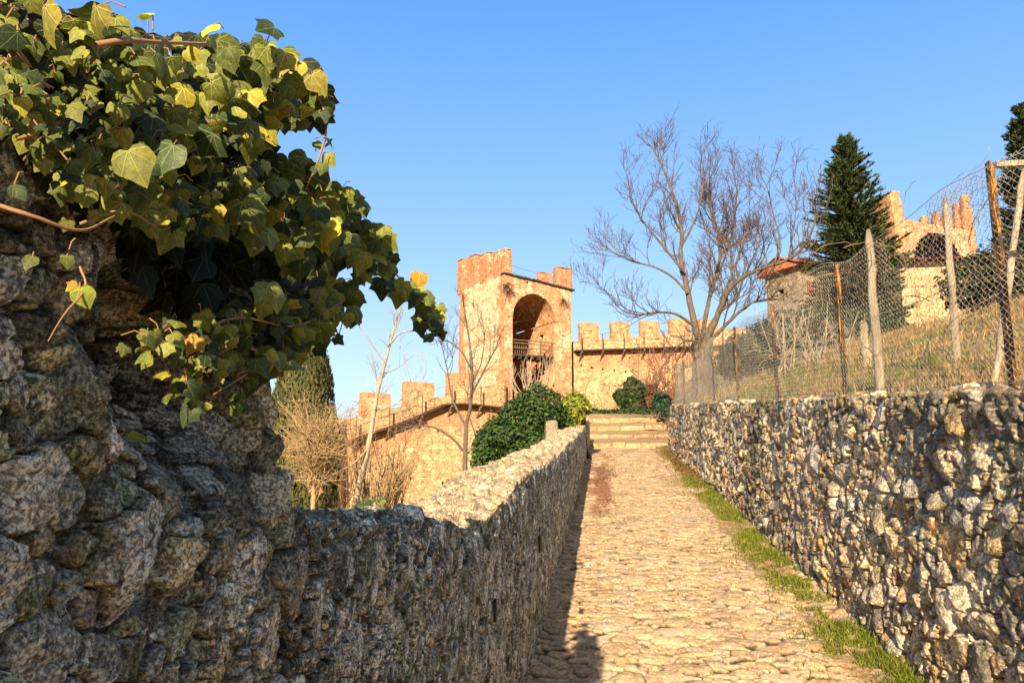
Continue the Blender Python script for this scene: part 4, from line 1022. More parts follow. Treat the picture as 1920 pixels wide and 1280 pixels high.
# reddish thicket before the right curtain wall
SY = 44.0; limbs = []
for k in range(30):
    x0 = rg.uniform(1195, 1285); tx = x0+rg.normal(0, 30); ty = rg.uniform(640, 740)
    limbs.append(limb([(x0, 795), ((x0*1.5+tx*.5)/2, 750), (tx, ty)], SY, (0.05, 0.012), rg.normal(0, 1.2)))
tree_obj('bare_shrub', 'low reddish bare thicket against the right castle wall', 'shrub', limbs, [dict(n=2.6, len=1.3, ang=45, r=0.022, rt=0.008, up=0.3, wob=0.7, seg=4), dict(n=2.5, len=0.6, ang=45, r=0.010, rt=0.006, seg=3)], 16, bark('red_twig', (0.24, 0.11, 0.07)), bark('red_twig', (0.26, 0.11, 0.07)), trunk_n=5)

# brown thicket at the foot of the left castle wall
SY = 40.0; limbs = []
for k in range(40):
    x0 = rg.uniform(600, 760); tx = x0+rg.normal(0, 22); ty = rg.uniform(795, 880)
    limbs.append(limb([(x0, 985), ((x0*1.5+tx*.5)/2, 920), (tx, ty)], SY, (0.04, 0.010), rg.normal(0, 1.2)))
tree_obj('bare_shrub', 'reddish brown bare thicket below the walkway of the left castle wall', 'shrub', limbs, [dict(n=2.2, len=1.3, ang=40, r=0.016, rt=0.007, up=0.5, wob=0.6, seg=4), dict(n=2.4, len=0.6, ang=45, r=0.009, rt=0.005, seg=3)], 17, bark('brown_twig', (0.25, 0.14, 0.08)), bark('brown_twig', (0.24, 0.12, 0.08)), trunk_n=5)
# pale tangle on the bank behind the fence
SY = 17.0; limbs = []
for k in range(26):
    x0 = rg.uniform(1450, 1560); tx = x0+rg.normal(0, 45); ty = rg.uniform(560, 650)
    limbs.append(limb([(x0, 715), ((x0+tx)/2+rg.normal(0, 10), 665), (tx, ty)], SY, (0.022, 0.006), rg.normal(0, 1.0)))
tree_obj('bare_shrub', 'pale tangled leafless shrub on the bank between the wire fence and the house', 'shrub', limbs, [dict(n=2.6, len=0.9, ang=50, r=0.012, rt=0.005, up=0.0, wob=0.9, seg=6), dict(n=2.4, len=0.4, ang=50, r=0.006, rt=0.004, up=0, wob=0.8, seg=3)], 19, M['pale_bark'], M['pale_bark'], trunk_n=1)
# leafless climber spread over the right castle wall
limbs = []
for k in range(16):
    x0 = rg.uniform(1085, 1175); tx = x0+rg.normal(0, 30); ty = rg.uniform(700, 760)
    a, r_ = limb([(x0, 795), ((x0+tx)/2+rg.normal(0, 8), 765), (tx, ty)], 58, (0.05, 0.02)); limbs.append((a, r_))
tree_obj('bare_shrub', 'sparse leafless climber spread against the foot of the right castle wall', 'shrub', limbs, [dict(n=1.6, len=1.5, ang=50, r=0.03, rt=0.015, up=0.2, wob=0.7, seg=4), dict(n=1.5, len=0.7, ang=50, r=0.016, rt=0.01, seg=3)], 18, M['tan_bark'], bark('climber', (0.22, 0.12, 0.07)), trunk_n=1)

# ---------------------------------------------------------------- evergreen masses
def sp(px, py, Y, rx, ry=None, rz=None):
    q = P(px, py, Y); return (q[0], q[1], q[2], rx, ry or rx, rz or rx)
s1 = 15.5/1387
bush('ivy_bush', 'large rounded dark green ivy bush behind the left wall', 'bush',
     [sp(1010, 762, 15.5, 0.50, 0.6, 0.46), sp(985, 790, 15.5, 0.60, 0.7, 0.50), sp(945, 822, 15, 0.52, 0.7, 0.45), sp(915, 850, 14.5, 0.33, 0.6, 0.45), sp(1035, 800, 16, 0.45, 0.5, 0.5), sp(960, 870, 15, 0.6, 0.7, 0.55), sp(1000, 850, 15, 0.5, 0.6, 0.5)],
     16000, 0.055, (0.035, 0.075, 0.018), 41, alt=(0.07, 0.13, 0.03), altp=0.25)
bush('ivy_bush', 'small bright yellow green ivy clump at the upper end of the left wall', 'bush',
     [sp(1078, 765, 17.5, 0.32, 0.4, 0.32), sp(1065, 800, 17.5, 0.26, 0.4, 0.35), sp(1092, 762, 18, 0.2, 0.3, 0.2)], 5000, 0.055, (0.20, 0.24, 0.03), 42, alt=(0.32, 0.33, 0.04), altp=0.3)
bush('ivy_bush', 'upright dark ivy clad stump in front of the right castle wall', 'bush',
     [sp(1190, 733, 36, 0.50, 0.5, 0.50), sp(1184, 722, 36, 0.30, 0.3, 0.35), sp(1165, 742, 36, 0.36, 0.4, 0.32), sp(1192, 765, 36, 0.42, 0.4, 0.60), sp(1176, 752, 36, 0.4, 0.4, 0.3)], 6000, 0.13, (0.035, 0.065, 0.02), 43, alt=(0.07, 0.11, 0.03), altp=0.2)
bush('low_hedge', 'low dark ivy hedge running above the lane steps', 'hedge', [sp(x, 782+6*((x-1100)/140*-0.3), 31, 0.42, 0.4, 0.30) for x in range(1112, 1250, 14)], 5000, 0.11, (0.04, 0.07, 0.02), 44, alt=(0.08, 0.11, 0.03), altp=0.2, stems=False)
bush('green_shrub', 'blue green shrub beside the end of the wire fence', 'bush', [sp(1240, 756, 26.5, 0.30, 0.3, 0.42), sp(1252, 768, 26.5, 0.22, 0.3, 0.3)], 2500, 0.06, (0.05, 0.10, 0.06), 45)
bush('red_shrub', 'russet brown shrub next to the ivy clad stump', 'bush', [sp(1218, 748, 38, 0.6, 0.5, 0.75)], 2200, 0.09, (0.17, 0.07, 0.045), 46, var=0.35)
bush('dark_hedge', 'long dark green hedge behind the wire fence', 'hedge', [sp(x, y, Y, r, r, rz) for x, y, Y, r, rz in ((1392, 668, 25, 0.7, 0.75), (1420, 662, 24, 0.75, 0.8), (1455, 660, 23, 0.8, 0.85), (1490, 655, 22, 0.8, 0.85), (1525, 648, 21, 0.8, 0.85), (1560, 640, 20.5, 0.8, 0.85), (1590, 632, 20, 0.75, 0.8), (1372, 680, 26, 0.6, 0.6), (1625, 628, 20, 0.7, 0.7), (1660, 622, 20.5, 0.6, 0.6), (1480, 622, 24, 0.8, 0.7), (1530, 612, 23.5, 0.8, 0.8), (1440, 636, 25, 0.7, 0.7))],
     26000, 0.07, (0.03, 0.06, 0.022), 47, alt=(0.06, 0.10, 0.03), altp=0.25)
# ---------------------------------------------------------------- cypress and conifers
def cypress(label, px, ytop, Y, rx, n, seed, col, base_z, alt, lean=0):
    top = P(px, ytop, Y); e = empty('cypress_tree', (top[0], top[1], base_z), label, 'tree'); H = top[2]-base_z; rg = np.random.default_rng(seed)
    t = rg.random(n)**0.9; a = rg.random(n)*6.283; prof = np.minimum(1, np.power(np.clip((1-t)*2.6, 0, 1), 0.55))*np.clip(0.75+1.2*t, 0, 1)
    rr = rx*prof*(1+0.20*fbm(np.cos(a)*1.5+t*9, np.sin(a)*1.5, t*7, s=seed, o=3))*(1-0.4*rg.random(n)**2)
    p = np.stack([top[0]+rr*np.cos(a), top[1]+rr*np.sin(a), base_z+t*H], 1); d = np.stack([np.cos(a), np.sin(a), 0.3+0*a], 1)+rg.normal(0, 0.4, (n, 3))
    # upright flame-like sprays
    s = 0.16*rg.uniform(0.6, 1.4, n); out = d/np.linalg.norm(d, axis=1, keepdims=True); up = np.array([0, 0, 1.])+rg.normal(0, 0.25, (n, 3)); sd = np.cross(out, up); sd /= np.linalg.norm(sd, axis=1, keepdims=True)
    V = np.stack([p-sd*s[:, None]*0.28, p+sd*s[:, None]*0.28, p+up*s[:, None]*1.1+out*s[:, None]*0.15], 1).reshape(-1, 3); F = np.arange(3*n).reshape(-1, 3)
    child('foliage', np_mesh('foliage', V, F, {'tint': np.repeat(greens(n, col, seed, 0.3, alt, 0.3), 3, 0)}, smooth=False), M['needle'], e)
    m = MB(); m.tube([(top[0], top[1], base_z-0.3), (top[0], top[1], base_z+H*0.8)], [rx*0.16, rx*0.04], 8); child('trunk', m.mesh('trunk', True), M['walnut_bark'], e)
    return e
cypress('broad dark green cypress behind the ruined head of the left wall', 575, 600, 31, 1.62, 34000, 61, (0.075, 0.082, 0.03), -5.0, (0.13, 0.12, 0.045))
def spruce(label, px, ytop, ybase, Y, half_px, seed, n_whorl=34, col=(0.045, 0.075, 0.028)):
    top = P(px, ytop, Y); bz = float(ground_z(top[0], Y)); e = empty('spruce_tree', (top[0], top[1], bz), label, 'tree'); H = top[2]-bz; Rm = half_px/1387*Y; rg = np.random.default_rng(seed)
    m = MB(); m.tube([(top[0], Y, bz-0.2), (top[0], Y, top[2])], [0.035*H*0.6, 0.015], 8); child('trunk', m.mesh('trunk', True), M['walnut_bark'], e)
    bm_ = MB(); cen = []; dirs = []; ln = []
    for w_ in range(n_whorl):
        if w_ == 0: drift = rg.normal(0, 1, n_whorl)
        t = (w_+0.5)/n_whorl; z = top[2]-H*0.93*t**1.05; r = Rm*0.86*min(1.0, (t*1.5)**0.72)*(1+0.17*drift[w_])
        nb = int(12+13*t)
        for b in range(nb):
            a = rg.random()*6.283; L = r*rg.uniform(0.7, 1.18)+0.12; d = np.array([math.cos(a), math.sin(a), 0.35-0.55*t+rg.normal(0, 0.08)])
            pts = curve_pts((top[0], Y, z+rg.normal(0, 0.06)), d, L, 5, 0.35, 0.12, rg); bm_.tube(pts, np.linspace(0.018+0.02*t, 0.005, 6), 3, False)
            nn_ = int(16+L*62)
            s = rg.random(nn_)**0.7; i = np.minimum((s*5).astype(int), 4); f = s*5-i; q = pts[i]*(1-f[:, None])+pts[i+1]*f[:, None]
            td = pts[i+1]-pts[i]; td /= np.linalg.norm(td, axis=1, keepdims=True); sd = np.cross(td, [0, 0, 1.]); sd *= np.sign(rg.normal(size=(nn_, 1)))
            dd = td*0.75+sd*rg.uniform(0.2, 0.9, (nn_, 1))+rg.normal(0, 0.22, (nn_, 3))+[0, 0, 0.12]; dd /= np.linalg.norm(dd, axis=1, keepdims=True)
            cen.append(q); dirs.append(dd); ln.append(rg.uniform(0.08, 0.22, nn_)*(1.15-0.4*s)*(0.8+L*0.15))
    cen = np.concatenate(cen); dirs = np.concatenate(dirs); ln = np.concatenate(ln); n = len(cen); r = rg.normal(size=(n, 3)); sd = np.cross(dirs, r); sd /= np.linalg.norm(sd, axis=1, keepdims=True)
    V = np.stack([cen-sd*0.022, cen+sd*0.022, cen+dirs*ln[:, None]+sd*0.008, cen+dirs*ln[:, None]-sd*0.008], 1).reshape(-1, 3); F = np.arange(4*n).reshape(-1, 4)
    child('needles', np_mesh('needles', V, F, {'tint': np.repeat(greens(n, col, seed, 0.4, (0.11, 0.13, 0.045), 0.25), 4, 0)}, smooth=False), M['needle'], e)
    child('branches', bm_.mesh('branches', True), M['walnut_bark'], e)
    return e
spruce('dark green spruce standing left of the ruined arch tower on the hill', 1584, 258, 650, 27, 86, 71, 56)
spruce('tall dark conifer cut by the right edge of the photo', 1912, 205, 560, 24, 60, 72, 50, col=(0.025, 0.042, 0.022))
# ================================================================ buildings on the hill, right
M['roof_tile'] = solid('roof_tile', (0.40, 0.14, 0.08), 0.85, 0.35, 5, bump=0.5, bd=0.03)
M['house_stone'] = brick_mat('house_stone', pale_amt=1.0, pale=(0.35, 0.28, 0.20), dark=0.5)
def tiles(mb, a, b, c_, d_, nu, nv, h=0.07):
    """rows of half-round tiles on the plane a-b (eaves) to d-c (ridge)"""
    a, b, c_, d_ = [np.array(q, float) for q in (a, b, c_, d_)]; n = unit(np.cross(b-a, d_-a)); n = n if n[2] > 0 else -n
    us = np.linspace(0, 1, nu*6+1); vs = np.repeat(np.linspace(0, 1, nv+1), 2)[1:-1]; V = []
    for u in us:
        for j, v in enumerate(vs):
            p = (a*(1-u)+b*u)*(1-v)+(d_*(1-u)+c_*u)*v; V.append(p+n*(h*abs(math.sin(u*nu*math.pi))+(0.05 if j % 2 == 0 else 0.0)))
    mb.add(V, grid_faces(len(us), len(vs)))
Yh = 42.0; ch = P(1502, 600, Yh)[:2]; ah = R(30); hd_ = np.array([math.cos(ah), math.sin(ah)]); hb = np.array([-math.sin(ah), math.cos(ah)])
gzh = float(ground_z(ch[0], ch[1]))-1.5; eav = P(1502, 498, Yh)[2]
house = empty('stone_house', (ch[0]+1, ch[1]+2, gzh+1.5), 'stone house with a red tiled roof half hidden behind the big bare tree', 'house')
m = MB(); LH, DH = 4.0, 2.6
panel(m, (ch[0], ch[1], gzh), hd_, np.arange(0, LH+0.1, 0.5), np.arange(0, eav-gzh+0.4, 0.5), lambda u: eav-gzh, holes=[(0.85, eav-gzh-1.2, 0.5, 0.8)], seed=41)
panel(m, (ch[0], ch[1], gzh), hb, np.arange(0, DH+0.1, 0.5), np.arange(0, eav-gzh+0.4, 0.5), lambda u: eav-gzh, nrm=(-hd_[0], -hd_[1], 0), seed=42, holes=[(1.4, eav-gzh-1.4, 0.5, 0.7)])
cr = ch+hd_*LH; cb = ch+hb*DH
panel(m, (cr[0], cr[1], gzh), hb, [0, DH], [0, eav-gzh], None, nrm=(hd_[0], hd_[1], 0)); panel(m, (cb[0], cb[1], gzh), hd_, [0, LH], [0, eav-gzh], None, nrm=(hb[0], hb[1], 0))
child('wall', m.mesh('wall'), M['house_stone'], house)
m = MB(); w3 = lambda u, d, z: np.array([ch[0]+hd_[0]*u+hb[0]*d, ch[1]+hd_[1]*u+hb[1]*d, z])
tiles(m, w3(-0.4, -0.45, eav+0.05), w3(LH+0.4, -0.45, eav+0.05), w3(LH+0.4, DH/2, eav+0.75), w3(-0.4, DH/2, eav+0.75), 20, 8)
tiles(m, w3(-0.4, DH+0.45, eav+0.05), w3(LH+0.4, DH+0.45, eav+0.05), w3(LH+0.4, DH/2, eav+0.75), w3(-0.4, DH/2, eav+0.75), 20, 8)
q = [w3(u, d, z) for u in (-0.38, LH+0.38) for (d, z) in ((-0.42, eav-0.06), (DH/2, eav+0.66), (DH+0.42, eav-0.06))]
m.add(q, [[0, 3, 4, 1], [1, 4, 5, 2], [0, 2, 5, 3]]); m.add(q, [[0, 1, 2], [3, 5, 4]])
child('roof', m.mesh('roof', False), M['roof_tile'], house)
m = MB(); m.box(w3(0.85, -0.04, eav-1.2), (0.55, 0.06, 0.82), ah); child('shutter', m.mesh('shutter'), solid('shutter_red', (0.30, 0.06, 0.04), 0.6), house)
# low outbuilding
Yo = 36.0; co_ = P(1688, 520, Yo)[:2]; ao = R(-4); od = np.array([math.cos(ao), math.sin(ao)]); ob_ = np.array([-math.sin(ao), math.cos(ao)])
e0 = P(1690, 492, Yo)[2]; go = float(ground_z(co_[0]+2, Yo))-2.0; LO = 4.8
outb = empty('outbuilding', (co_[0]+2, Yo+1.5, go+2), 'low outbuilding with a pink tiled roof below the ruined arch tower', 'building')
m = MB(); panel(m, (co_[0], co_[1], go), od, np.arange(0, LO+0.1, 0.6), np.arange(0, e0-go+0.5, 0.5), lambda u: e0-go-0.03*u, seed=45)
c2_ = co_+od*LO; panel(m, (co_[0], co_[1], go), ob_, [0, 3], [0, e0-go], None, nrm=(-od[0], -od[1], 0)); panel(m, (c2_[0], c2_[1], go), ob_, [0, 3], [0, e0-go], None, nrm=(od[0], od[1], 0))
child('wall', m.mesh('wall'), M['castle_stone'], outb)
m = MB(); w4 = lambda u, d, z: np.array([co_[0]+od[0]*u+ob_[0]*d, co_[1]+od[1]*u+ob_[1]*d, z])
tiles(m, w4(-0.3, -0.4, e0), w4(LO+0.3, -0.4, e0-0.12), w4(LO+0.3, 3, e0+0.5), w4(-0.3, 3, e0+0.6), 18, 9, 0.09)
q = [w4(-0.3, -0.4, e0-0.1), w4(LO+0.3, -0.4, e0-0.22), w4(LO+0.3, 3, e0+0.4), w4(-0.3, 3, e0+0.5)]; m.add(q, [[0, 1, 2, 3]])
child('roof', m.mesh('roof', False), M['roof_tile'], outb)
# ruined tower with an arch
Yt = 62.0; at = R(14); td = np.array([math.cos(at), math.sin(at)]); tb = np.array([-math.sin(at), math.cos(at)]); T0 = P(1690, 420, Yt)[:2]
def tu(px, py): q = PV(px, py, T0, td); return float((q[:2]-T0)@td), float(q[2])
gt = float(ground_z(T0[0]+3, Yt))-3
ruin = empty('ruined_tower', (T0[0]+3, Yt, gt+3), 'ruined brick tower with a wide arch and broken battlements on the hilltop', 'tower')
uE, zE1 = tu(1822, 432); _, zS = tu(1692, 412)
aL, zb1 = tu(1715, 486); aR, _ = tu(1800, 486); _, zap = tu(1757, 436); ac = (aL+aR)/2; arx = (aR-aL)/2
m = MB(); topr = lambda u: (zS+(zE1-zS)*u/uE)-gt
panel(m, (T0[0], T0[1], gt), td, np.concatenate([np.linspace(0, aL, 4), np.linspace(aL, aR, 25), np.linspace(aR, uE, 4)]), np.concatenate([np.arange(0, zb1-gt, 1.0), np.arange(zb1-gt, zS-gt+0.3, 0.12)]), topr, cut=lambda u, v: v+gt > zb1-0.4 and ((u-ac)/arx)**2+((v+gt-zb1)/(zap-zb1))**2 < 1, seed=51)
q = lambda u, d, z: np.array([T0[0]+td[0]*u+tb[0]*d, T0[1]+td[1]*u+tb[1]*d, z])
# arch barrel and rear wall, run deep to keep the opening dark
V = []; N2 = 20
for k in range(N2+1):
    a = math.pi*k/N2; u = ac-arx*math.cos(a); z = zb1+(zap-zb1)*math.sin(a)
    V += [q(u, 0.02, z), q(u, 11, z)]
child('arch_wall', m.mesh('arch_wall'), M['brick'], ruin); m = MB()
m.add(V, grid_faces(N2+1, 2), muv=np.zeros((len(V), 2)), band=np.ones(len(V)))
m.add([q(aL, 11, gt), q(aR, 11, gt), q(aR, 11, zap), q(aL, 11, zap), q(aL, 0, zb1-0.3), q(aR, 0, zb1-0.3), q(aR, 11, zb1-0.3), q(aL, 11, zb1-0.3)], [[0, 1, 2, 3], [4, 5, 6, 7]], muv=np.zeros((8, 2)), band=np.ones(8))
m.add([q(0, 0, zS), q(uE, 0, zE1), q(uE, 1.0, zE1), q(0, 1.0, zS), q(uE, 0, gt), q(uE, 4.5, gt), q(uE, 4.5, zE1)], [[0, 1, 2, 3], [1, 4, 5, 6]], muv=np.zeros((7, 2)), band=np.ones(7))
child('arch_interior', m.mesh('arch_interior'), M['brick_shade'], ruin)
m = MB(); u0, zp = tu(1668, 356); u1, _ = tu(1689, 356); V, F = worn_block(u1-u0+0.1, 3.2, zp-gt, 61, 0.10, 0.5)
k = np.clip((V[:, 2]-(zS-gt))/(zp-zS), 0, 1); V[:, 0] += -0.25*k
c_ = q(u0+0.15, 0.0, gt); m.add(place(V, c_, at), F, muv=np.stack([V[:, 0]+V[:, 1], V[:, 2]], 1), band=np.ones(len(V))); child('pier', m.mesh('pier'), M['castle_stone'], ruin)
for k, (pa, pb, pt_, d) in enumerate(((1706, 1728, 404, 2.0), (1736, 1756, 398, 2.0), (1757, 1772, 392, 1.0), (1772, 1790, 388, 0.4), (1792, 1803, 376, 0.2), (1803, 1824, 362, 0.0))):
    ua, z = tu(pa, pt_); ub, _ = tu(pb, pt_); m = MB(); V, F = worn_block(ub-ua, 0.8, z-zE1+0.15, 64+k, 0.12, 0.3)
    tp = V[:, 2] > (z-zE1+0.15)*0.6; V[tp, 0] = (V[tp, 0]-(ub-ua)/2)*0.72+(ub-ua)/2
    c_ = q(ua, d*0.3, zE1-0.15); m.add(place(V, c_, at), F, muv=np.stack([V[:, 0]+V[:, 1], V[:, 2]], 1), band=np.ones(len(V))); child('merlon', m.mesh('merlon'), M['brick_red'], ruin)
m = MB()
for (ua, ub, za_, zb3) in ((uE-0.3, uE+0.1, gt, zE1+0.1),): block(m, q(ua, -0.1, za_), at, 0.7, 1.5, zb3-za_, 71, 0.1, 0.5)
child('buttress', m.mesh('buttress'), M['brick'], ruin)
# rocky rise behind it
hx, hy = np.meshgrid(np.linspace(-1, 1, 60), np.linspace(-1, 1, 40), indexing='ij'); c_ = P(1905, 452, 66.0)
hz = np.exp(-(hx*1.7)**2*1.2-(hy*1.7)**2)*14+1.2*fbm(hx*4, hy*4, s=81, o=4)
V = np.stack([c_[0]+2+hx*16, c_[1]+hy*12, c_[2]-14+hz], -1).reshape(-1, 3)
tag(link('hill', np_mesh('hill', V, grid_faces(60, 40)), solid('hill_scrub', (0.13, 0.11, 0.075), 0.95, 0.45, 0.8, bump=1.0, bd=0.3)), 'grey scrubby rise at the right edge', kind='structure')
bush('bramble_bush', 'dark bramble mass below the tall conifer at the right edge', 'bush', [sp(x, y, 21, 1.1, 1.0, 0.8) for x, y in ((1870, 515), (1905, 510), (1940, 500), (1845, 530), (1975, 500))], 9000, 0.09, (0.03, 0.04, 0.018), 83, alt=(0.09, 0.07, 0.03), altp=0.15)

# ================================================================ the wire fence on the right wall
FX = 1.92
def ftop(y): return 1.14+0.035*np.sin(y*1.9)+0.05*fbm(np.asarray(y)*0.9, np.asarray(y)*0, s=5, o=3)
fence = empty('chain_link_fence', (FX, 8, float(rw_top(8))), 'rusting chain link fence of diamond wire mesh along the top of the right wall', 'fence')
W1, H1 = 0.058, 0.040
nc = int((21.0-2.6)/(W1/2)); nr = int(1.14/(H1/2))
I, J = np.meshgrid(np.arange(nc), np.arange(nr+1), indexing='ij'); ok = ((I+J) % 2 == 0)
yy = 2.6+I*W1/2; hh = J*H1/2
hscale = ftop(yy)/1.14
lean = 0.015*np.sin(yy*1.3)+0.03*fbm(yy*0.7, hh*1.5, s=7, o=3)
sag = 0.018*fbm(yy*1.5, hh*2, s=8, o=3)
Pn = np.stack([FX+lean*np.clip(hh, 0, 1)*1.5+0.004*np.where(I % 2 == 0, 1, -1)+0.004*noise(I*0.7, J*0.7, s=9), yy+sag+0.004*noise(I*0.9, J*0.9, s=19), rw_top(yy)+0.01+hh*hscale+sag*0.7], -1)
ed = []
for (di, dj) in ((1, 1), (1, -1)):
    a = ok[:-1, (0 if dj > 0 else 1):(nr if dj > 0 else nr+1)]; ii, jj = np.nonzero(a); jj = jj+(0 if dj > 0 else 1)
    ed.append(np.stack([Pn[ii, jj], Pn[ii+di, jj+dj]], 1))
ed = np.concatenate(ed)
# torn away near the top in places
rg = np.random.default_rng(3); mid = ed.mean(1)
torn = fbm(mid[:, 1]*1.3, mid[:, 2]*1.3, s=33, o=3)+(mid[:, 2]-rw_top(mid[:, 1])-1.05)*1.2
ed = ed[torn < 0.42]
def prisms(ed, r, bow=0.0):
    d = ed[:, 1]-ed[:, 0]; d /= np.linalg.norm(d, axis=1, keepdims=True)+1e-9; u = np.cross(d, [1., 0.1, 0.05]); u /= np.linalg.norm(u, axis=1, keepdims=True); v = np.cross(d, u); n = len(ed); V = []
    for e_ in (0, 1):
        for k in range(3):
            a = k*2.0944; V.append(ed[:, e_]+r*(math.cos(a)*u+math.sin(a)*v))
    V = np.stack(V, 1).reshape(-1, 3); i = np.arange(n)*6
    F = np.concatenate([np.stack([i+k, i+(k+1) % 3, i+3+(k+1) % 3, i+3+k], 1) for k in range(3)])
    return V, F
V, F = prisms(ed, 0.0014)
M['wire'] = solid('galvanised_wire', (0.42, 0.38, 0.31), 0.55, 0.3, 6, bump=0, spec=0.4)
child('wire_mesh', np_mesh('wire_mesh', V, F), M['wire'], fence)
t = NT('rusty_paint'); co = t.coord((1, 1, 0.4)); n = t.noise(co, 17, 5, 0.7); c = t.ramp(n, [(0.40, (0.035, 0.022, 0.018)), (0.52, (0.10, 0.045, 0.025)), (0.56, (0.42, 0.18, 0.02)), (0.75, (0.55, 0.27, 0.03))]); M['rust'] = t.fin(c, t.bump(n, 0.6, 0.004), 0.75)
for k, y in enumerate([3.80, 6.30, 8.70, 11.2, 13.6, 16.1, 18.6, 20.9]):
    zt_ = float(rw_top(y)); h = [1.16, 1.12, 1.12, 1.13, 1.12, 1.1, 1.1, 1.1][k]; x = FX+0.012
    m = MB(); r = 0.019
    m.box((x, y, zt_+h/2-0.1), (0.008, 0.042, h+0.2)); m.box((x+0.021, y+0.017, zt_+h/2-0.1), (0.034, 0.008, h+0.2))
    V = m.V; 
    o = child('post', m.mesh('post'), M['rust'], fence)
m = MB()
for (f, r) in ((0.99, 0.0025), (0.5, 0.002), (0.03, 0.002)):
    yy_ = np.arange(2.6, 21.0, 0.15); m.tube(np.stack([FX+0.0*yy_+0.004, yy_, rw_top(yy_)+0.01+f*ftop(yy_)+0.01*np.sin(yy_*5)], 1), r, 4)
child('straining_wire', m.mesh('straining_wire'), M['wire'], fence)
# torn strands of wire above the mesh between the first two posts
m = MB(); rg = np.random.default_rng(21)
for k in range(42):
    y0 = rg.uniform(3.9, 6.4); z0_ = float(rw_top(y0))+float(ftop(y0))*rg.uniform(0.75, 1.0); pts = curve_pts((FX+rg.normal(0.03, 0.03), y0, z0_), (rg.normal(0, 0.3), rg.normal(-0.7, 0.7), rg.uniform(-0.2, 0.8)), rg.uniform(0.1, 0.5), 12, rg.uniform(-1.6, -0.3), 0.7, rg); m.tube(pts, 0.0018, 3, False)
for k in range(46):
    y0 = rg.uniform(3.8, 9.0); z0_ = float(rw_top(y0))+float(ftop(y0))*rg.uniform(0.2, 1.0); pts = curve_pts((FX+0.08+rg.normal(0.03, 0.03), y0, z0_), (rg.normal(0.1, 0.3), rg.normal(0, 1.0), rg.uniform(-0.1, 0.9)), rg.uniform(0.3, 0.9), 14, rg.uniform(-2.4, -0.6), 0.6, rg); m.tube(pts, np.linspace(0.004, 0.0015, 15), 4, False)
cr_ = empty('dry_creeper', (FX+0.1, 5, float(rw_top(5))), 'leafless creeper stems and torn wire tangled along the top of the wire fence', 'creeper')
o = child('stems', m.mesh('stems'), bark('creeper_bark', (0.24, 0.17, 0.11)), cr_); o['kind'] = 'stuff'
m = MB(); a = P(1868, 304, 3.86); V, F = worn_block(0.9, 0.04, 0.035, 7, 0.003, 0.1); m.add(place(V, (a[0], a[1], a[2]-0.02), R(2)), F); child('top_board', m.mesh('top_board'), M['grey_wood'], fence)
# ---------------------------------------------------------------- timber posts behind the fence
def post(label, p0, p1, Y, r, seed, cat='post', top=None):
    a = P(*p0, Y); b = P(*p1, Y); a[2] = min(a[2], float(ground_z(a[0], Y)))-0.15
    m = MB(); rg = np.random.default_rng(seed); n = 14; t_ = np.linspace(0, 1, n)[:, None]; pts = a*(1-t_)+b*t_+rg.normal(0, r*0.10, (n, 3)); rr = r*(1-0.2*t_[:, 0])*(1+0.07*rg.normal(size=n)); rr[-1] *= 0.55
    m.tube(pts, rr, 9); me = m.mesh('wooden_post', True)
    me.transform(mathutils.Matrix.Translation((-a[0], -a[1], -a[2]))); o = link('wooden_post', me, M['grey_wood']); o.location = a
    tag(o, label, cat, 'weathered posts behind the wire fence'); return o
post('tall grey split post with a broken pinkish top, standing left of the big conifer gap', (1650, 712), (1627, 430), 6.6, 0.040, 1)
post('tall weathered post in front of the ruined arch tower', (1791, 640), (1772, 372), 6.4, 0.032, 2)
post('slanting thin stake leaning across the right end of the fence', (1843, 645), (1921, 315), 4.6, 0.022, 3)
post('short thick post stub on the grassy bank behind the fence', (1623, 652), (1618, 602), 9.5, 0.06, 4)
# flat rock on the wall top
m = MB(); V, F = worn_block(0.30, 0.17, 0.075, 15, 0.02, 0.05); c_ = PX(1858, 722, 2.02); m.add(place(V, (2.0, c_[1]-0.12, float(rw_top(4))-0.005), R(80)), F, tint=np.array([0.5, 0.42, 0.3]))
tag(m.build('flat_rock', M['cobble'], smooth=False), 'loose flat pale rock lying on the right wall beside the rusty post', 'rock')
# leaning stone slab behind the left wall
m = MB(); V, F = worn_block(0.30, 0.14, 1.5, 18, 0.03, 0.08); k = V[:, 2]/1.5; V[:, 0] += 0.10*k; V[:, 0] = (V[:, 0]-0.15)*(1-0.2*k)+0.15; c_ = P(1012, 800, 13.5); m.add(place(V, (c_[0], 13.5, c_[2]-1.36), R(6)), F, tint=np.array([0.24, 0.19, 0.14]))
tag(m.build('stone_slab', M['cobble']), 'upright brown stone slab standing before the dark ivy bush', 'stone post')

# ================================================================ grass
def blades(name, x, y, z, h, w_, cols, seed, lean=0.35):
    rg = np.random.default_rng(seed); n = len(x); a = rg.random(n)*6.283; d = np.stack([np.cos(a), np.sin(a), 0*a], 1); b = np.stack([x, y, z], 1); le = (rg.random(n)*lean+0.1)*h
    b2 = rg.random(n)*6.283; l = np.stack([np.cos(b2), np.sin(b2), 0*a], 1)*le[:, None]; up = np.array([0, 0, 1.])*h[:, None]
    V = np.stack([b-d*w_[:, None]/2, b+d*w_[:, None]/2, b+up*0.6+l*0.4+d*w_[:, None]*0.35, b+up*0.6+l*0.4-d*w_[:, None]*0.35, b+up*(0.95)+l], 1).reshape(-1, 3); i = np.arange(n)*5
    return np_mesh(name, V, [np.stack([i, i+1, i+2, i+3], 1), np.stack([i+3, i+2, i+4], 1)], {'tint': np.repeat(cols, 5, 0)}, smooth=False)
rg = np.random.default_rng(77)
n = 90000; y = 2.0+24*rg.random(n)**1.5; x = 2.0+rg.random(n)**1.2*(1.5+y*0.42)
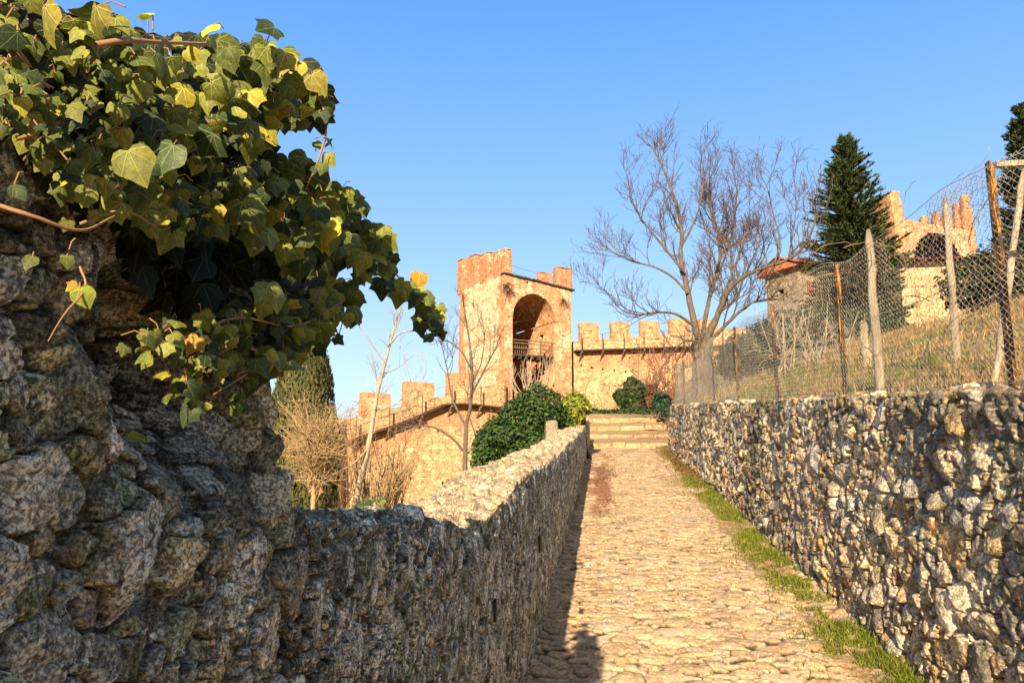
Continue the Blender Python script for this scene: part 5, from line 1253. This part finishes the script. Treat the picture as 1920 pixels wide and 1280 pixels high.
cl_ = fbm(x*1.4, y*1.4, s=88, o=3); cl2_ = fbm(x*5, y*5, s=89, o=2); keep = rg.random(n) < 0.45+1.1*cl2_+0.5*cl_; x, y, cl_ = x[keep], y[keep], cl_[keep]; n = len(x)
dry = np.array([[0.38, 0.25, 0.12], [0.30, 0.19, 0.09], [0.46, 0.33, 0.18], [0.25, 0.16, 0.08]])[rg.integers(0, 4, n)]; grn = np.array([[0.10, 0.14, 0.025], [0.15, 0.18, 0.04]])[rg.integers(0, 2, n)]
g_ = rg.random(n) < np.clip(0.42+1.9*(fbm(x*0.7, y*0.7, s=90, o=3)-0.02), 0.02, 0.85); col = np.where(g_[:, None], grn, dry)*(1+rg.normal(0, 0.2, (n, 1)))
h = rg.uniform(0.03, 0.13, n)*(1+0.9*np.clip(cl_, 0, 1))*np.where(g_, 0.7, 1.0)*(1+0.035*y); w__ = rg.uniform(0.003, 0.006, n)*(1+0.16*y)
tag(link('dry_grass', blades('dry_grass', x, y, ground_z(x, y)-0.01, h, w__, np.clip(col, 0.01, 0.8), 5, 0.9), M['blade']), 'tan dry grass with green patches covering the bank above the right wall', 'grass', kind='stuff')
n = 150000; y = 2.4+19*rg.random(n)**1.5; x = 1.80-np.abs(rg.normal(0, 0.22, n))-0.07*np.clip(1-(y-3)/6, 0, 1)
cl_ = fbm(x*2.2, y*1.7, s=98, o=4)+0.35*fbm(x*9, y*9, s=99, o=2); keep = rg.random(n) < np.clip(0.50+1.4*cl_+1.6*fbm(x*12, y*8, s=97, o=3), 0, 1)*np.clip(1.1-sstep(11, 17, y), 0.1, 1)
x, y = x[keep], y[keep]
m_ = 5000; xx = rg.uniform(-0.42, 1.6, m_); yy = 2.4+15*rg.random(m_)**1.4; kk = fbm(xx*3, yy*1.3, s=101, o=4)+0.30*sstep(0.8, 1.4, xx)+0.35*sstep(-0.32, -0.42, xx) > 0.36; xl = -0.44+np.abs(rg.normal(0, 0.02, 2500)); yl = 2.6+9*rg.random(2500)**1.3; kl = fbm(yl*2.3, yl*0, s=107, o=3) > 0.05; x = np.concatenate([x, xx[kk], xl[kl]]); y = np.concatenate([y, yy[kk], yl[kl]]); n = len(x)
col = np.array([[0.12, 0.17, 0.018], [0.18, 0.23, 0.025], [0.08, 0.12, 0.015], [0.26, 0.22, 0.06]])[rg.integers(0, 4, n)]*(1+rg.normal(0, 0.2, (n, 1)))
h = rg.uniform(0.008, 0.026, n)*(1+1.6*(rg.random(n) < 0.12))*(1+0.02*y); w__ = rg.uniform(0.003, 0.006, n)*(1+0.10*y)
tag(link('green_grass', blades('green_grass', x, y, path_z(y)+0.035*sstep(1.4, 1.9, x)-0.01, h, w__, np.clip(col, 0.01, 0.8), 6, 0.9), M['blade']), 'short green grass and moss growing along the foot of the right wall', 'grass', kind='stuff')
# fallen leaves
n = 2600; k = rg.random(n); x = np.where(k < 0.45, rg.uniform(-0.42, 0.22, n), rg.normal(1.60, 0.15, n)); y = np.where(k < 0.45, rg.uniform(9, 19, n), rg.normal(17, 2.8, n)); kp = (k >= 0.45) | (fbm(y*0.9, x*4, s=121, o=3)+0.25*np.exp(-((y-13.6)/3)**2)-0.3*np.abs(x+0.12) > 0.08)
x, y = x[kp], y[kp]; n = len(x); x = np.clip(x, -0.42, 1.74); y = np.clip(y, 8, 21.4)
tag(link('fallen_leaves', leaves_mesh('fallen_leaves', np.stack([x, y, path_z(y)+0.02+0.02*rg.random(n)+0.03*sstep(1.4, 1.9, x)], 1), rg.normal(0, 0.2, (n, 3))+[0, 0, 1], rg.uniform(0.015, 0.035, n), greens(n, (0.20, 0.075, 0.04), 9, 0.35, (0.32, 0.17, 0.08), 0.2)), M['leaf']), 'reddish brown fallen leaves drifted on the upper lane', 'leaves', kind='stuff')

# ================================================================ ivy on the ruined head of the left wall
half = [(0.0, 0.0), (0.12, -0.10), (0.28, -0.14), (0.43, -0.08), (0.48, 0.05), (0.45, 0.16), (0.49, 0.27), (0.57, 0.42), (0.46, 0.47), (0.34, 0.53), (0.24, 0.66), (0.13, 0.84), (0.05, 0.95), (0.0, 0.99)]
half2 = [(0.0, 0.0), (0.16, -0.10), (0.34, -0.08), (0.46, 0.06), (0.50, 0.20), (0.52, 0.34), (0.46, 0.48), (0.36, 0.58), (0.27, 0.68), (0.18, 0.80), (0.09, 0.91), (0.0, 1.0)]
def leaf_tpl(hf, cup=0.5, seed=0):
    o = np.array(hf+[(-x_, y_) for x_, y_ in hf[::-1][1:-1]]); n = len(o); c_ = np.array([0, 0.22]); rings = [o, c_+(o-c_)*0.72, c_+(o-c_)*0.38]; V = np.concatenate(rings+[c_[None]]); F = []; F3 = []
    for r in range(2):
        for i in range(n): j = (i+1) % n; F.append([r*n+i, r*n+j, (r+1)*n+j, (r+1)*n+i])
    for i in range(n): F3.append([2*n+i, 2*n+(i+1) % n, 3*n])
    z = -cup*0.32*V[:, 0]**2-0.16*cup*(V[:, 1]-0.2)**2+0.05*np.abs(V[:, 0])**0.7+0.03*np.sin(V[:, 1]*9+seed)*np.abs(V[:, 0])
    return np.concatenate([V, z[:, None]], 1), np.array(F), np.array(F3), V.copy()
tpls = [leaf_tpl(half, 0.9, 1), leaf_tpl(half2, 1.3, 2), leaf_tpl(half, 1.6, 3)]
class Ivy:
    def __init__(s, seed): s.rg = np.random.default_rng(seed); s.pos = []; s.size = []; s.n = []; s.t = []; s.col = []; s.stems = []
    def leaf(s, p, size, col=None, nrm=None, stem=True):
        rg = s.rg; p = np.array(p, float); tocam = unit(CAMP+np.array([0.05, 0, 0.05])-p)
        n = unit(tocam*0.75+np.array([0.15, -0.55, 0.55])*0.75+rg.normal(0, 0.48, 3)) if nrm is None else unit(nrm)
        tip = np.array([rg.normal(0, 0.55), rg.normal(0, 0.4), -1.0]); tip = unit(tip-n*(tip@n))
        s.pos.append(p); s.size.append(size); s.n.append(n); s.t.append(tip)
        if col is None:
            q = rg.random(); col = (0.030, 0.052, 0.022) if q < 0.25 else ((0.078, 0.105, 0.024) if q < 0.58 else ((0.165, 0.19, 0.04) if q < 0.93 else ((0.25, 0.23, 0.03) if q < 0.997 else (0.36, 0.24, 0.04))))
        s.col.append(np.array(col)*(1+rg.normal(0, 0.14)))
        if stem:
            b = p-n*size*0.6-tip*size*rg.uniform(0.0, 0.35)+rg.normal(0, 0.005, 3); m_ = (p+b)/2+np.array([0, 0, 0.004]); s.stems.append((np.array([p, m_, b]), np.array([0.0005, 0.0005, 0.0007])))
    def strand(s, pix, Xs, r, per=1.0, size=0.035, jit=0.012, n=None, leafy=True, szend=None):
        pts = np.array([PX(x, y, X) for (x, y), X in zip(pix, Xs)]); pts, rr = smooth_line(pts, np.linspace(r, r*0.45, len(pts))*0.6, s.rg, 6); s.stems.append((pts, rr))
        if not leafy: return
        L = np.linalg.norm(np.diff(pts, axis=0), axis=1).sum(); nn = int(L/0.016*per)
        for k in range(nn):
            t_ = (k+s.rg.random())/nn; i = min(int(t_*(len(pts)-1)), len(pts)-2); f = t_*(len(pts)-1)-i; q = pts[i]*(1-f)+pts[i+1]*f
            sz = (size*(1-t_)+(szend or size*0.6)*t_)*min(1.0, q[1]/0.95); s.leaf(q+s.rg.normal(0, jit, 3), sz*s.rg.uniform(0.7, 1.3))
    def build(s, name, label, base):
        e = empty(name, base, label, 'ivy'); m = MB(); N_ = len(s.pos); pos = np.array(s.pos); n = np.array(s.n); y_ = np.array(s.t); x_ = np.cross(y_, n); sz = np.array(s.size); col = np.clip(np.array(s.col), 0.01, 0.8); k = s.rg.choice(3, N_, p=[0.3, 0.45, 0.25])
        for j, (V, F, F3, uv) in enumerate(tpls):
            id_ = np.nonzero(k == j)[0]; nv = len(V); curl = s.rg.uniform(0.3, 2.4, len(id_))
            W = pos[id_][:, None]+sz[id_][:, None, None]*(V[None, :, :1]*x_[id_][:, None]+V[None, :, 1:2]*y_[id_][:, None]+V[None, :, 2:3]*curl[:, None, None]*n[id_][:, None])
            off = (np.arange(len(id_))*nv)[:, None, None]; base_n = m.n
            m.add(W.reshape(-1, 3), (F[None]+off).reshape(-1, 4), tint=np.repeat(col[id_], nv, 0), luv=np.tile(uv, (len(id_), 1)))
            m.F3.append((F3[None]+off).reshape(-1, 3)+base_n)
        child('leaves', m.mesh('leaves', True), M['ivy_leaf'], e)
        m = MB()
        for p_, r_ in s.stems: m.tube(p_, r_, 5, False)
        child('stems', m.mesh('stems', True), solid('ivy_stem', (0.30, 0.17, 0.09), 0.7, bump=0), e)
        return e
def in_poly(x, y, poly):
    c = False; j = len(poly)-1
    for i in range(len(poly)):
        if ((poly[i][1] > y) != (poly[j][1] > y)) and (x < (poly[j][0]-poly[i][0])*(y-poly[i][1])/(poly[j][1]-poly[i][1])+poly[i][0]): c = not c
        j = i
    return c
iv = Ivy(5); rg = np.random.default_rng(6)
mass = [(-60, -40), (60, -20), (120, 40), (190, 25), (250, 70), (330, 85), (400, 70), (440, 95), (510, 85), (545, 110), (600, 170), (592, 230), (545, 225), (500, 240), (478, 290), (520, 330), (575, 370), (640, 400), (672, 430), (662, 468), (610, 490), (570, 505), (500, 470), (420, 430), (330, 440), (240, 400), (150, 400), (90, 330), (30, 250), (-60, 250)]
low = [(640, 530), (640, 600), (590, 650), (520, 680), (440, 670), (400, 640), (440, 590), (520, 560), (590, 540)]
def fill(poly, n, Xa, Xb, s0, s1, col=None, edge=True):
    xs = [p[0] for p in poly]; ys_ = [p[1] for p in poly]; k = 0
    while k < n:
        x = rg.uniform(min(xs), max(xs)); y = rg.uniform(min(ys_), max(ys_))
        if not in_poly(x, y, poly): continue
        if col is not None and x > 500 and rg.random() < 0.55: k += 1; continue
        X = rg.uniform(Xa, Xb); q_ = PX(x, y-12, X); iv.leaf(q_, rg.uniform(s0, s1)/1387*q_[1]*(0.6 if rg.random() < 0.3 else 1), col=col() if col else None); k += 1
dk = lambda: (0.014, 0.022, 0.011)  # near-black leaf colour standing in for shade deep in the ivy
fill(mass, 1000, -0.50, -0.40, 50, 85, dk)                  # back leaves, darkened to stand in for shade
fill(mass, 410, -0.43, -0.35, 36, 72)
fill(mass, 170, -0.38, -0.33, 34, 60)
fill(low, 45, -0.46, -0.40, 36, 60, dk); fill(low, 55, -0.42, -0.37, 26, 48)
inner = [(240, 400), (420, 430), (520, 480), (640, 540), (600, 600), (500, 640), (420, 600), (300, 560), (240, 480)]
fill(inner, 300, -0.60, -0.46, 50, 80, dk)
iv.strand([(560, 150), (600, 190), (612, 240), (600, 290), (585, 330), (560, 380)], [-.36, -.34, -.33, -.33, -.34, -.36], 0.003, 1.6, 0.022, 0.008)
iv.strand([(540, 340), (600, 375), (660, 410), (700, 450), (735, 505), (780, 555), (812, 590), (822, 620)], [-.42, -.41, -.40, -.39, -.38, -.37, -.37, -.37], 0.004, 1.9, 0.040, 0.014, szend=0.030)
iv.strand([(600, 360), (650, 400), (690, 440)], [-.40, -.39, -.38], 0.003, 2.5, 0.040, 0.02)
iv.strand([(640, 430), (662, 500), (655, 560), (636, 625)], [-.38, -.38, -.38, -.38], 0.003, 1.4, 0.034, 0.012)
iv.strand([(650, 560), (560, 610), (450, 595), (350, 630), (265, 650)], [-.38, -.38, -.38, -.37, -.37], 0.003, 1.8, 0.030, 0.014, szend=0.026)
iv.strand([(600, 620), (520, 660), (440, 650), (370, 700), (345, 755)], [-.40, -.39, -.38, -.38, -.38], 0.003, 1.5, 0.028, 0.012, szend=0.024)
iv.strand([(560, 640), (480, 690), (400, 740)], [-.40, -.39, -.39], 0.003, 1.3, 0.026, 0.012)
iv.strand([(180, 85), (240, 76), (300, 80), (385, 82)], [-.34, -.33, -.33, -.34], 0.0042, leafy=False)
iv.strand([(0, 60), (45, 110), (82, 165)], [-.36, -.35, -.35], 0.003, leafy=False)
iv.strand([(-20, 380), (60, 405), (150, 432), (215, 405)], [-.37, -.35, -.34, -.34], 0.0028, 0.9, 0.026, 0.012)
iv.strand([(150, 420), (230, 395), (300, 430)], [-.36, -.34, -.34], 0.002, 0.8, 0.03, 0.012)
iv.strand([(150, 500), (160, 540), (120, 590), (90, 640)], [-.40, -.39, -.39, -.39], 0.0018, 0.35, 0.024, 0.008)
iv.strand([(30, 260), (75, 255), (45, 300)], [-.37, -.36, -.38], 0.003, leafy=False)
for (x, y, X, s_, c_) in ((240, 300, -.30, 0.066, (0.12, 0.13, 0.03)), (85, 30, -.32, 0.062, (0.20, 0.19, 0.045)), (180, 30, -.34, 0.05, (0.20, 0.19, 0.045)), (440, 205, -.34, 0.055, None), (455, 395, -.34, 0.052, (0.12, 0.16, 0.04)), (545, 470, -.36, 0.046, (0.13, 0.17, 0.04)), (610, 430, -.36, 0.044, (0.45, 0.40, 0.05)), (505, 548, -.37, 0.044, None), (325, 290, -.32, 0.055, (0.06, 0.09, 0.04)), (400, 270, -.33, 0.05, None), (515, 70, -.34, 0.04, None), (285, 45, -.33, 0.028, (0.30, 0.36, 0.04)), (400, 65, -.33, 0.03, (0.34, 0.38, 0.04)), (788, 530, -.37, 0.030, (0.42, 0.22, 0.04)), (388, 312, -.33, 0.018, (0.62, 0.42, 0.05)), (150, 560, -.39, 0.032, (0.22, 0.28, 0.05)), (535, 118, -.34, 0.042, (0.24, 0.22, 0.05)), (585, 158, -.34, 0.034, (0.24, 0.22, 0.05))):
    q_ = PX(x, y-18, X); iv.leaf(q_, min(s_*1.3, {0.066: 88}.get(s_, s_*1500)/1387*q_[1]), c_)
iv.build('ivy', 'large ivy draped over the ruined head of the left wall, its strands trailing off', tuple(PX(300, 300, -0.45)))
iv = Ivy(9)
for k in range(75):
    x = rg.uniform(535, 720); y = 955+8*math.sin(x/30)+12*(x < 560)-14*max(0, (x-640)/80)+rg.normal(0, 4)
    p_ = PX(x, y, -0.78+rg.normal(0, 0.04)); iv.leaf(p_, rg.uniform(0.016, 0.034), None if rg.random() < .5 else (0.05, 0.09, 0.05), nrm=rg.normal(0, 0.5, 3)+np.array([0.2, -0.5, 0.9]))
iv.strand([(530, 968), (600, 962), (660, 962), (720, 945)], [-.80, -.79, -.78, -.78], 0.003, leafy=False)
iv.build('ivy', 'small low ivy creeping along the back edge of the left wall top', tuple(PX(620, 965, -0.78)))
